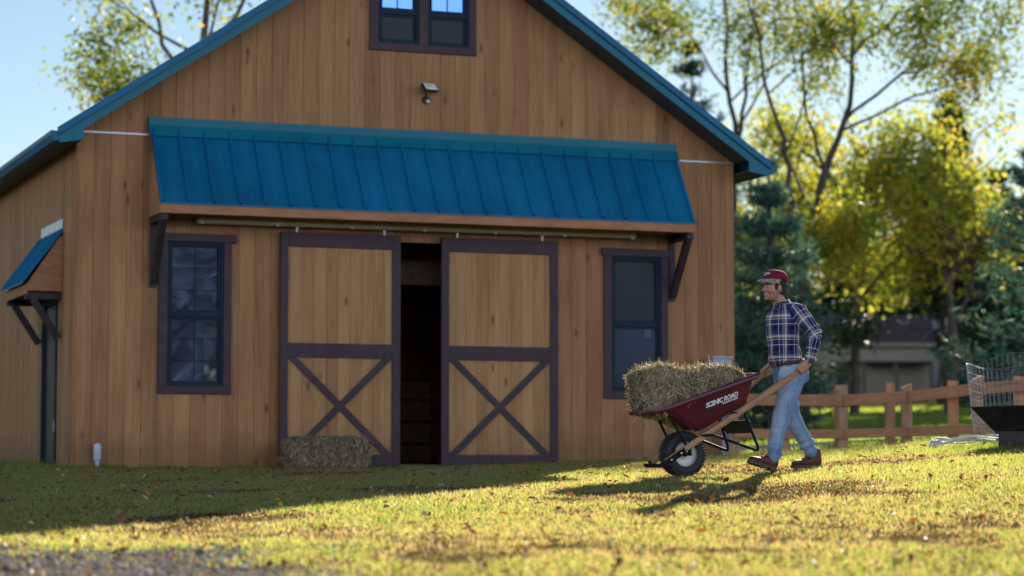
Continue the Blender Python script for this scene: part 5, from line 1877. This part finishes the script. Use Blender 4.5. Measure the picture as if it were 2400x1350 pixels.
mb = MB()
for i in range(78):
    an = 2 * math.pi * i / 78
    mb.tube([cage_pt(an, t) for t in (0, 0.35, 0.7, 1.0)], 0.0020, 3, cap=False)
mb.build('mesh_panel', M_WIRE, wc)
M_ROPE = simple('pale_rope', (0.48, 0.41, 0.30), 0.85)
mb = MB()
mb.tube(smooth_path([(-0.02, -0.72, 0.86), (-0.06, -0.74, 0.70), (-0.20, -0.73, 0.62), (-0.25, -0.725, 0.47)], 0.08), 0.014, 8)
o = mb.build('tie_strap', M_ROPE, None, smooth=True)
o.location = (CX, CY, cz)
tag(o, 'pale webbing strap hanging on the wire mesh cage', 'strap')

M_IRON = simple('dark_iron', (0.020, 0.015, 0.013), 0.5, 0.3, var=0.4, scale=9)
BX, BY = 5.25, 23.45
bz = g1(BX - 0.3, BY)
M_BLOCK = simple('dark_timber_block', (0.045, 0.034, 0.028), 0.85, var=0.35, scale=12, bump=0.5, bscale=40)
mb = MB()
for k in range(4):
    x0 = -0.52 + 0.26 * k
    mb.box(x0 + 0.003, x0 + 0.257, -0.30, 0.30, -0.12, 0.165)
o = mb.build('pedestal_block', M_BLOCK, None, bevel=0.012)
o.location = (BX, BY, bz)
o.rotation_euler = (0, 0, R(-14))
tag(o, 'dark low timber plinth on the grass under the fire bowl', 'plinth')
mb = MB()
T_, B_ = 0.70, 0.52
zl, zh = 0.17, 0.395
def sq(h, z, tl=0.0):
    return [Vector((-h, -h * 0.72, z - tl)), Vector((h, -h * 0.72, z - tl)), Vector((h, h * 0.72, z + tl)), Vector((-h, h * 0.72, z + tl))]
rings_ = [sq(B_ - 0.01, zl), sq(B_, zl + 0.004), sq(T_, zh), sq(T_ + 0.006, zh + 0.012), sq(T_ - 0.03, zh + 0.012), sq(B_ - 0.03, zl + 0.03)]
vs = [p for r in rings_ for p in r]
fs = [(j * 4 + k, j * 4 + (k + 1) % 4, (j + 1) * 4 + (k + 1) % 4, (j + 1) * 4 + k) for j in range(5) for k in range(4)] + [(3, 2, 1, 0), (20, 21, 22, 23)]
mb.add(vs, fs)
o = mb.build('fire_bowl', M_IRON, None, bevel=0.006)
o.location = (BX, BY, bz)
o.rotation_euler = (0, R(-1.5), R(-21))
tag(o, 'black tapered iron fire bowl on a dark plinth at the edge of the yard', 'fire bowl')
M_CORD = simple('white_cord', (0.72, 0.72, 0.70), 0.5)
mb = MB()
def cord_pt(x, y, h=0.05):
    return Vector((x, y, g1(x, y) + h))
loops = []
for r_, k in ((1.0, 0), (0.86, 1), (0.93, 2)):
    loops += [cord_pt(4.52 + 0.36 * r_ * math.cos(t) + 0.02 * k, 24.2 + 0.16 * r_ * math.sin(t) + 0.03 * k, 0.065 + 0.018 * k + 0.018 * math.sin(3 * t)) for t in np.linspace(0.3, 2 * math.pi + 0.2, 26)]
loops += [cord_pt(4.9, 24.15, 0.06), cord_pt(5.1, 24.1, 0.05)]
mb.tube(loops, 0.0065, 6)
for dx in (0, 0.03):
    mb.tube([cord_pt(4.21 + dx, 24.10, 0.02), cord_pt(4.22 + dx, 24.12, 0.085), cord_pt(4.20 + dx, 24.25, 0.09), cord_pt(4.19 + dx, 24.30, 0.02)], 0.010, 6)
tag(mb.build('coiled_rope', M_CORD, None, smooth=True), 'white rope lying loosely coiled on the grass beside the dark plinth', 'rope')
mb = MB()
bkt = Vector((5.35, 25.05, g1(5.35, 25.05)))
mb.lathe([(0.0, 0.0), (0.055, 0.0), (0.070, 0.15), (0.075, 0.153), (0.075, 0.16), (0.065, 0.16), (0.052, 0.012), (0.0, 0.012)], bkt - Vector((0.33, 0.2, 0)), n=20)
tag(mb.build('bucket', simple('blue_plastic', (0.02, 0.05, 0.22), 0.4), None, smooth=True), 'small blue bucket on the grass behind the plinth', 'bucket')

# ------------------------------------------------------------------ trees
M_BARK = simple('grey_brown_bark', (0.085, 0.066, 0.052), 0.9, var=0.4, scale=5, bump=0.9, bscale=14)
M_BARKD = simple('dark_bark', (0.050, 0.038, 0.032), 0.9, var=0.4, scale=5, bump=0.9, bscale=14)
YG = [(0.0, (0.07, 0.11, 0.016)), (0.35, (0.15, 0.185, 0.032)), (0.7, (0.27, 0.265, 0.048)), (0.92, (0.38, 0.35, 0.045)), (1.0, (0.46, 0.26, 0.03))]
M_YG = leaf_mat('yellow_green_leaf', YG, trans=0.62, tboost=2.05)
M_OLIVE = leaf_mat('olive_leaf', [(0.0, (0.050, 0.085, 0.018)), (0.5, (0.110, 0.150, 0.024)), (0.85, (0.24, 0.24, 0.03)), (1.0, (0.36, 0.25, 0.03))], trans=0.55, tboost=2.0)
M_DKGREEN = leaf_mat('dark_green_leaf', [(0.0, (0.010, 0.028, 0.012)), (0.6, (0.025, 0.055, 0.018)), (1.0, (0.055, 0.085, 0.020))], trans=0.3)
M_SPRUCE = leaf_mat('spruce_needle', [(0.0, (0.010, 0.030, 0.026)), (0.6, (0.022, 0.055, 0.042)), (1.0, (0.045, 0.085, 0.050))], trans=0.2)
M_PINE = leaf_mat('white_pine_needle', [(0.0, (0.040, 0.110, 0.090)), (0.6, (0.085, 0.175, 0.135)), (1.0, (0.19, 0.27, 0.16))], trans=0.45)

def limb_tubes(mb, paths):
    for pts, r0, r1 in paths:
        n = len(pts)
        mb.tube(pts, [r0 + (r1 - r0) * i / (n - 1) for i in range(n)], 8 if r0 > 0.05 else 5, cap=False)
def wander(p, d, length, n, wob, up=0.0):
    pts = [Vector(p)]
    d = Vector(d).normalized()
    for i in range(n):
        d = (d + Vector(rng.normal(0, wob, 3)) + Vector((0, 0, up))).normalized()
        pts.append(pts[-1] + d * length / n)
    return pts
def branch_out(paths, tips, pts, r0, r1, depth, n_child, ratio, wob=0.16, up=0.04, spread=0.9, start=0.3):
    """side branches along a path, and theirs in turn; collects twig points"""
    n = len(pts) - 1
    seg = sum((pts[i + 1] - pts[i]).length for i in range(n))
    for k in range(n_child):
        t = start + (1 - start) * (k + rng.uniform(0.1, 0.9)) / n_child
        i = min(int(t * n), n - 1)
        p = pts[i].lerp(pts[i + 1], t * n - i)
        d = (pts[i + 1] - pts[i]).normalized()
        s = Vector(rng.normal(0, 1, 3))
        s = (s - d * s.dot(d)).normalized()
        dd = (d * (1 - spread * 0.45) + s * spread * rng.uniform(0.7, 1.2)).normalized()
        ln = seg * ratio * rng.uniform(0.6, 1.15) * (1.15 - 0.55 * t)
        rr = max((r0 + (r1 - r0) * t) * 0.55, 0.008)
        q = wander(p, dd, ln, 5, wob, up)
        paths.append((q, rr, max(rr * 0.3, 0.005)))
        if depth > 1:
            branch_out(paths, tips, q, rr, rr * 0.3, depth - 1, max(2, int(n_child * 0.75)), ratio * 0.95, wob, up, spread, 0.25)
        else:
            tips.extend([q[2], q[3], q[4], q[5], q[5]])
def tint_field(P, s=0.6, amp=0.6, base=0.5, nz=0.16, seed=1.0):
    v = fbm(P[:, 0] * 1.0 + P[:, 2] * 0.7, P[:, 1] * 0.6 + P[:, 2], s, seed)
    return np.clip(base + (v - 0.5) * amp * 2 + rng.normal(0, nz, len(P)), 0, 1)
def make_tree(name, base, limbs, label, mat, bark, leaves, size, depth=2, n_child=5, ratio=0.5, jitter=0.28, group=None, base_t=0.5, up=0.04, droop=0.0, keep=None, spread=0.9, start=0.3, cat='tree', seed=0):
    global rng
    rng = np.random.default_rng(sum(ord(c) * (i + 3) for i, c in enumerate(label)) + seed)
    t = empty(name, base)
    tag(t, label, cat, group)
    paths, tips = [], []
    B = Vector(base)
    for pts, r0, r1 in limbs:
        if name == 'walnut_tree':
            r0, r1 = r0 * 0.74, r1 * 0.74
        pts = [Vector(p) - B for p in pts]
        fine = []
        for i in range(len(pts) - 1):
            for k in range(3):
                fine.append(pts[i].lerp(pts[i + 1], k / 3) + Vector(rng.normal(0, 0.03 + r0 * 0.15, 3)) * (1 if k else 0))
        fine.append(pts[-1])
        paths.append((fine, r0, r1))
        branch_out(paths, tips, fine, r0, r1, depth, n_child, ratio, up=up, spread=spread, start=start)
        tips.append(fine[-1])
    mb = MB()
    limb_tubes(mb, paths)
    mb.build('trunk', bark, t, smooth=True, fixn=False)
    tp = np.array([tuple(p) for p in tips])
    if keep is not None:
        tp = tp[keep(tp + np.array(base))]
    P = tp[rng.integers(0, len(tp), leaves)] + rng.normal(0, jitter, (leaves, 3)) * np.array([1, 1, 0.8])
    s = rng.uniform(0.6, 1.4, leaves) * size
    quads_mesh('crown', leaf_quads(P, s, 0.55, droop), tint_field(P + np.array(base), base=base_t), mat, t)
    return t
# big half bare walnut, its limbs against the sky
wz = g1(6.0, 50)
make_tree('walnut_tree', (6.05, 50.0, wz), [
    ([(6.05, 50, wz), (6.02, 50, 2.6), (6.02, 50, 4.05), (6.25, 50.1, 4.9), (6.55, 50.2, 6.2), (6.95, 50.3, 7.2), (7.15, 50.4, 8.6), (7.3, 50.5, 10.5), (7.7, 50.2, 12.0)], 0.17, 0.03),
    ([(6.02, 50, 3.9), (5.75, 49.8, 5.2), (5.75, 49.7, 6.2), (5.5, 49.6, 7.1), (5.2, 49.5, 8.0), (4.9, 49.4, 9.5), (4.5, 49.2, 11.5)], 0.10, 0.02),
    ([(6.55, 50.2, 6.2), (6.2, 50.6, 7.4), (6.15, 50.8, 9.0), (5.8, 51, 11.0)], 0.06, 0.015),
    ([(6.95, 50.3, 7.2), (7.9, 50.0, 8.0), (8.8, 49.7, 8.4), (9.9, 49.5, 8.3)], 0.06, 0.012),
    ([(7.15, 50.4, 8.6), (8.2, 50.8, 9.6), (9.3, 51.0, 10.0)], 0.05, 0.012),
    ([(6.02, 50, 4.2), (6.5, 49.6, 4.35), (7.1, 49.2, 4.75)], 0.055, 0.015)],
    'tall half bare walnut with forking dark trunk and thin olive leaves against the sky', M_OLIVE, M_BARKD, 17000, 0.11, 3, 4, 0.52, 0.34, 'trees behind the yard', 0.55)
wz2 = g1(4.6, 54)
make_tree('walnut_tree', (4.75, 54.0, wz2), [
    ([(4.75, 54, wz2), (4.95, 54, 5.0), (5.05, 54, 7.4), (4.85, 54, 8.6), (4.8, 54, 10.5), (4.6, 54, 12.5)], 0.12, 0.03),
    ([(5.05, 54, 7.2), (5.3, 54.2, 8.4), (5.4, 54.2, 9.6), (5.6, 54.3, 11.5)], 0.07, 0.02),
    ([(4.9, 54, 8.4), (3.9, 53.6, 9.8), (2.9, 53.4, 10.1)], 0.05, 0.012)],
    'slender straight trunked tree with sparse leaves just right of the barn roof', M_OLIVE, M_BARKD, 7500, 0.11, 3, 4, 0.47, 0.34, 'trees behind the yard', 0.6)
# tree behind the left roof slope
lz = g1(-6.5, 47)
make_tree('locust_tree', (-6.1, 47.0, lz), [
    ([(-6.1, 47, lz), (-6.0, 47, 4.0), (-6.2, 47, 7.0), (-6.0, 47, 9.0), (-5.8, 47, 12.0)], 0.16, 0.03),
    ([(-6.1, 47, 5.5), (-6.8, 47, 6.8), (-7.4, 46.8, 7.5), (-7.9, 46.6, 7.7)], 0.06, 0.012),
    ([(-6.2, 47, 7.0), (-6.9, 47.2, 8.3), (-7.2, 47.3, 9.6), (-7.4, 47.4, 11.5)], 0.06, 0.015),
    ([(-6.1, 47, 7.6), (-5.4, 46.8, 8.8), (-4.9, 46.6, 10.2), (-4.4, 46.5, 11.5)], 0.06, 0.015)],
    'thinly leaved tree rising behind the near slope of the barn roof', M_OLIVE, M_BARK, 9500, 0.115, 3, 5, 0.42, 0.34, None, 0.62, seed=2)
# dense yellowing trees
def round_tree(name, x, y, h, rad, label, mat, leaves, size, base_t, zmin=-9.0, n_l=9, group='trees behind the yard'):
    z = g1(x, y)
    limbs = [([(x, y, z), (x + 0.1, y, z + h * 0.3), (x - 0.05, y, z + h * 0.6), (x, y, z + h * 0.93)], 0.13, 0.03)]
    for k in range(n_l):
        an = 2 * math.pi * (k + rng.uniform(0, 0.6)) / n_l
        f = rng.uniform(min(0.66, max(0.15, (zmin - 0.5 - z) / h)), 0.72)
        p = Vector((x, y, z + h * f))
        r = rad * (1.0 - 0.55 * max(0, f - 0.3)) * rng.uniform(0.75, 1.05)
        e_ = p + Vector((r * math.cos(an), r * math.sin(an), h * rng.uniform(0.06, 0.22)))
        limbs.append(([p, p.lerp(e_, 0.5) + Vector((0, 0, h * 0.04)), e_], 0.08, 0.02))
    return make_tree(name, (x, y, z), limbs, label, mat, M_BARK, leaves, size, 2, 5, 0.48, 0.42, group, base_t, keep=lambda q: (q[:, 2] > zmin) & (fbm(q[:, 0] + 0.6 * q[:, 1], q[:, 2], 0.85, x) > 0.48))
round_tree('maple_tree', 8.2, 58, 7.6, 2.6, 'bushy yellow green tree behind the walnut, right of its trunk', M_YG, 9500, 0.16, 0.58, 4.3)
round_tree('maple_tree', 6.6, 62, 6.2, 1.9, 'yellow green tree standing between the barn corner and the walnut trunk', M_YG, 10000, 0.15, 0.52, 5.0)
round_tree('maple_tree', 10.3, 57, 7.0, 2.1, 'golden leaved tree with olive crown in front of the dark spruce', M_YG, 8000, 0.16, 0.62, 4.4)
round_tree('maple_tree', 11.9, 67, 5.4, 2.3, 'deep green spreading tree overhanging the shed roof', M_DKGREEN, 14000, 0.18, 0.6, 5.0)
# conifers
def conifer(name, x, y, h, rad, label, mat, tiers, per, size, aspect, droop, tipup, group, gap=0.0, nq=26, z_lo=0.06):
    global rng
    rng = np.random.default_rng(sum(ord(c) * (i + 3) for i, c in enumerate(label)))
    z = g1(x, y)
    t = empty(name, (x, y, z))
    tag(t, label, 'tree', group)
    mb = MB()
    mb.tube([(0, 0, -0.2), (0.03, 0, h * 0.5), (0, 0, h)], [0.16, 0.09, 0.015], 8, cap=False)
    P, D = [], []
    for i in range(tiers):
        f = z_lo + (1 - z_lo) * (i + rng.uniform(0, 0.7)) / tiers
        zz = h * f
        r = rad * (1 - f) ** 0.8 * rng.uniform(0.75, 1.15) + 0.08
        for k in range(per):
            if rng.uniform() < gap:
                continue
            an = 2 * math.pi * (k + rng.uniform(0, 0.9)) / per
            rr = r * rng.uniform(0.7, 1.15)
            pts = [Vector((rr * s * math.cos(an), rr * s * math.sin(an), zz - droop * rr * s + tipup * rr * s * s)) for s in (0, 0.35, 0.7, 1.0)]
            mb.tube(pts, [0.03, 0.022, 0.014, 0.006], 4, cap=False)
            for q_ in range(int(nq * (0.4 + rr / rad))):
                s = rng.uniform(0.15, 1.0) ** 0.8
                c = Vector((rr * s * math.cos(an), rr * s * math.sin(an), zz - droop * rr * s + tipup * rr * s * s))
                wd = 0.20 * rr * (1.1 - s) + 0.05
                P.append(tuple(c + Vector((rng.normal(0, wd), rng.normal(0, wd), rng.normal(0, 0.05 + 0.12 * rr * 0.3)))))
    mb.build('trunk', M_BARKD, t, smooth=True, fixn=False)
    P = np.array(P)
    Q = leaf_quads(P, rng.uniform(0.6, 1.4, len(P)) * size, aspect, 0.3)
    quads_mesh('crown', Q, tint_field(P + np.array([x, y, z]), 0.9, 0.5, 0.5), mat, t)
    return t
CG = 'conifers behind the yard'
conifer('spruce_tree', 11.3, 62, 8.2, 1.7, 'tall dark spruce with pointed top behind the golden tree', M_SPRUCE, 30, 9, 0.28, 0.30, 0.25, 0.12, CG, 0.0, 26, 0.35)
conifer('spruce_tree', 12.9, 64, 6.4, 1.7, 'shorter dark spruce at the right edge, partly behind the pine', M_SPRUCE, 24, 9, 0.28, 0.30, 0.25, 0.12, CG)
conifer('pine_tree', 10.1, 46.5, 5.4, 2.2, 'soft grey green pine reaching in from the right edge', M_PINE, 15, 8, 0.24, 0.16, 0.05, 0.30, CG, 0.1, 60)
conifer('pine_tree', 4.7, 44, 5.0, 1.45, 'blue green pine hugging the far corner of the barn', M_PINE, 16, 9, 0.22, 0.16, 0.10, 0.28, CG, 0.12, 70, 0.02)
conifer('pine_tree', 4.95, 66, 10.4, 3.0, 'distant dark pine showing above the barn eave', M_SPRUCE, 18, 7, 0.30, 0.22, 0.05, 0.25, CG, 0.25, 34, 0.45)
# shrubs
def shrub(x, y, h, rx, label, mat, leaves, size, base_t, dz=0.0):
    z = g1(x, y) + dz
    t = empty('shrub', (x, y, z))
    tag(t, label, 'shrub', 'shrubs round the shed')
    paths, tips = [], []
    for k in range(7):
        an = rng.uniform(0, 2 * math.pi)
        d = Vector((math.cos(an) * rx / h, math.sin(an) * rx / h * 0.7, 1.0))
        pts = wander((rng.normal(0, 0.15), rng.normal(0, 0.1), -0.1), d, h * rng.uniform(0.7, 1.1), 6, 0.12)
        paths.append((pts, 0.04, 0.012))
        branch_out(paths, tips, pts, 0.04, 0.012, 1, 8, 0.5, spread=1.0, start=0.08)
    mb = MB()
    limb_tubes(mb, paths)
    mb.build('stems', M_BARKD, t, fixn=False)
    tp = np.array([tuple(p) for p in tips])
    P = tp[rng.integers(0, len(tp), leaves)] + rng.normal(0, 0.20, (leaves, 3))
    quads_mesh('crown', leaf_quads(P, rng.uniform(0.6, 1.4, leaves) * size, 0.6), tint_field(P + np.array([x, y, z]), base=base_t), mat, t)
shrub(5.6, 58, 3.4, 1.6, 'dark shrub between the barn corner and the man', M_DKGREEN, 9000, 0.15, 0.5)
shrub(6.2, 72, 3.6, 1.4, 'tall dark shrub behind the man beside the shed', M_DKGREEN, 9000, 0.18, 0.5)
shrub(15.8, 74, 4.0, 1.8, 'dark overgrown shrub to the right of the shed', M_DKGREEN, 12000, 0.18, 0.45)
shrub(15.6, 66, 3.0, 1.5, 'dark shrub behind the wire cage', M_DKGREEN, 9000, 0.16, 0.5)
shrub(18.0, 84, 4.6, 1.8, 'high dark shrub hiding the pale house gable', M_DKGREEN, 11000, 0.22, 0.35)
shrub(13.2, 92, 6.2, 3.0, 'broad dark thicket behind the shed roof', M_DKGREEN, 16000, 0.28, 0.3)
shrub(6.3, 88, 6.5, 3.0, 'dark thicket left of the shed', M_DKGREEN, 14000, 0.26, 0.35)
# distant wood closing the horizon all round
M_WOODS = leaf_mat('distant_wood_leaf', [(0.0, (0.018, 0.035, 0.012)), (0.6, (0.045, 0.062, 0.016)), (1.0, (0.11, 0.09, 0.02))], trans=0.25)
rng = np.random.default_rng(5)
n = 70000
an = rng.uniform(0, 2 * math.pi, n)
rr = 135 + rng.uniform(-8, 14, n)
hh = 5.5 + 4.5 * fbm(np.cos(an) * 40, np.sin(an) * 40, 0.25, 9)
P = np.stack([np.cos(an) * rr, np.sin(an) * rr + 10, rng.uniform(0, 1, n) ** 0.8 * hh - 0.5], -1)
P[:, 2] += gzf(P[:, 0], P[:, 1])
tag(quads_mesh('treeline', leaf_quads(P, rng.uniform(0.6, 1.7, n), 0.7), tint_field(P, 0.06, 0.6, 0.45), M_WOODS), 'far belt of woodland round the fields', 'woodland', kind='stuff')

# ------------------------------------------------------------------ shed and house beyond the lawn
sx0, sx1, sy, seave, stop_ = 10.75, 14.75, 85.0, 4.33, 5.35
sb = empty('shed', ((sx0 + sx1) / 2, sy, g1(12.8, 85)))
tag(sb, 'low tan shed with steep dark roof and open lean to beyond the lawn', 'shed')
M_TAN = simple('tan_siding', (0.27, 0.235, 0.175), 0.7, var=0.1)
M_SHINGLE = simple('dark_shingle', (0.050, 0.032, 0.036), 0.85, var=0.3, scale=4)
M_DKWOOD = simple('weathered_dark_wood', (0.10, 0.085, 0.07), 0.8, var=0.3)
zb0 = g1(12.8, 85)
hw_ = (sx1 - sx0) / 2
mb = MB()
mb.box(-hw_, hw_, 0.0, 4.0, -0.5, seave - zb0)
for k in range(9):
    z_ = 0.05 + k * (seave - zb0 - 0.1) / 9
    mb.prism([(0.0, z_), (-0.022, z_), (0.0, z_ + 0.19)], (-hw_, hw_), lambda u, v, w: (w, u - 0.001, v))
mb.build('wall', M_TAN, sb)
mb = MB()
e_, t_ = seave - zb0, stop_ - zb0
mb.prism([(-0.25, e_ - 0.03), (0.35, e_ + 0.75), (2.0, t_ + 0.1), (3.65, e_ + 0.75), (4.25, e_ - 0.03)], (-hw_ - 0.12, hw_ + 0.12), lambda u, v, w: (w, u, v))
mb.build('roof', M_SHINGLE, sb)
MB().box(-hw_ - 0.13, hw_ + 0.13, -0.30, -0.255, e_ - 0.10, e_ + 0.01).build('eave_board', M_TAN, sb)
mb = MB()
mb.box(-0.55, hw_ - 0.1, -1.0, -0.03, 1.12, 1.20)
mb.build('lean_to_roof', M_SHINGLE, sb)
for x in (-0.5, 0.6, 1.85):
    MB().box(x - 0.06, x + 0.06, -0.98, -0.86, -0.4, 1.12).build('lean_to_post', M_DKWOOD, sb)
MB().box(-1.35, -0.75, -0.045, -0.004, -0.4, 1.25).build('door', M_DKWOOD, sb)
hb = empty('house', (18.6, 96.0, g1(18.6, 90)))
tag(hb, 'pale house gable almost hidden among the dark shrubs', 'house')
mb = MB()
zb1 = g1(18.6, 90)
mb.prism([(-1.6, -0.5), (1.6, -0.5), (1.6, 4.0), (0, 5.4 + 0.3), (-1.6, 4.0)], (0, 6), lambda u, v, w: (u, w, v))
mb.build('wall', simple('pale_render', (0.34, 0.32, 0.31), 0.8), hb)
mb = MB()
for sg in (1, -1):
    mb.prism([(0, 5.72), (sg * 1.85, 3.82), (sg * 1.85, 3.97), (0, 5.9)], (-0.2, 6.2), lambda u, v, w: (u, w, v))
mb.build('roof', M_SHINGLE, hb)
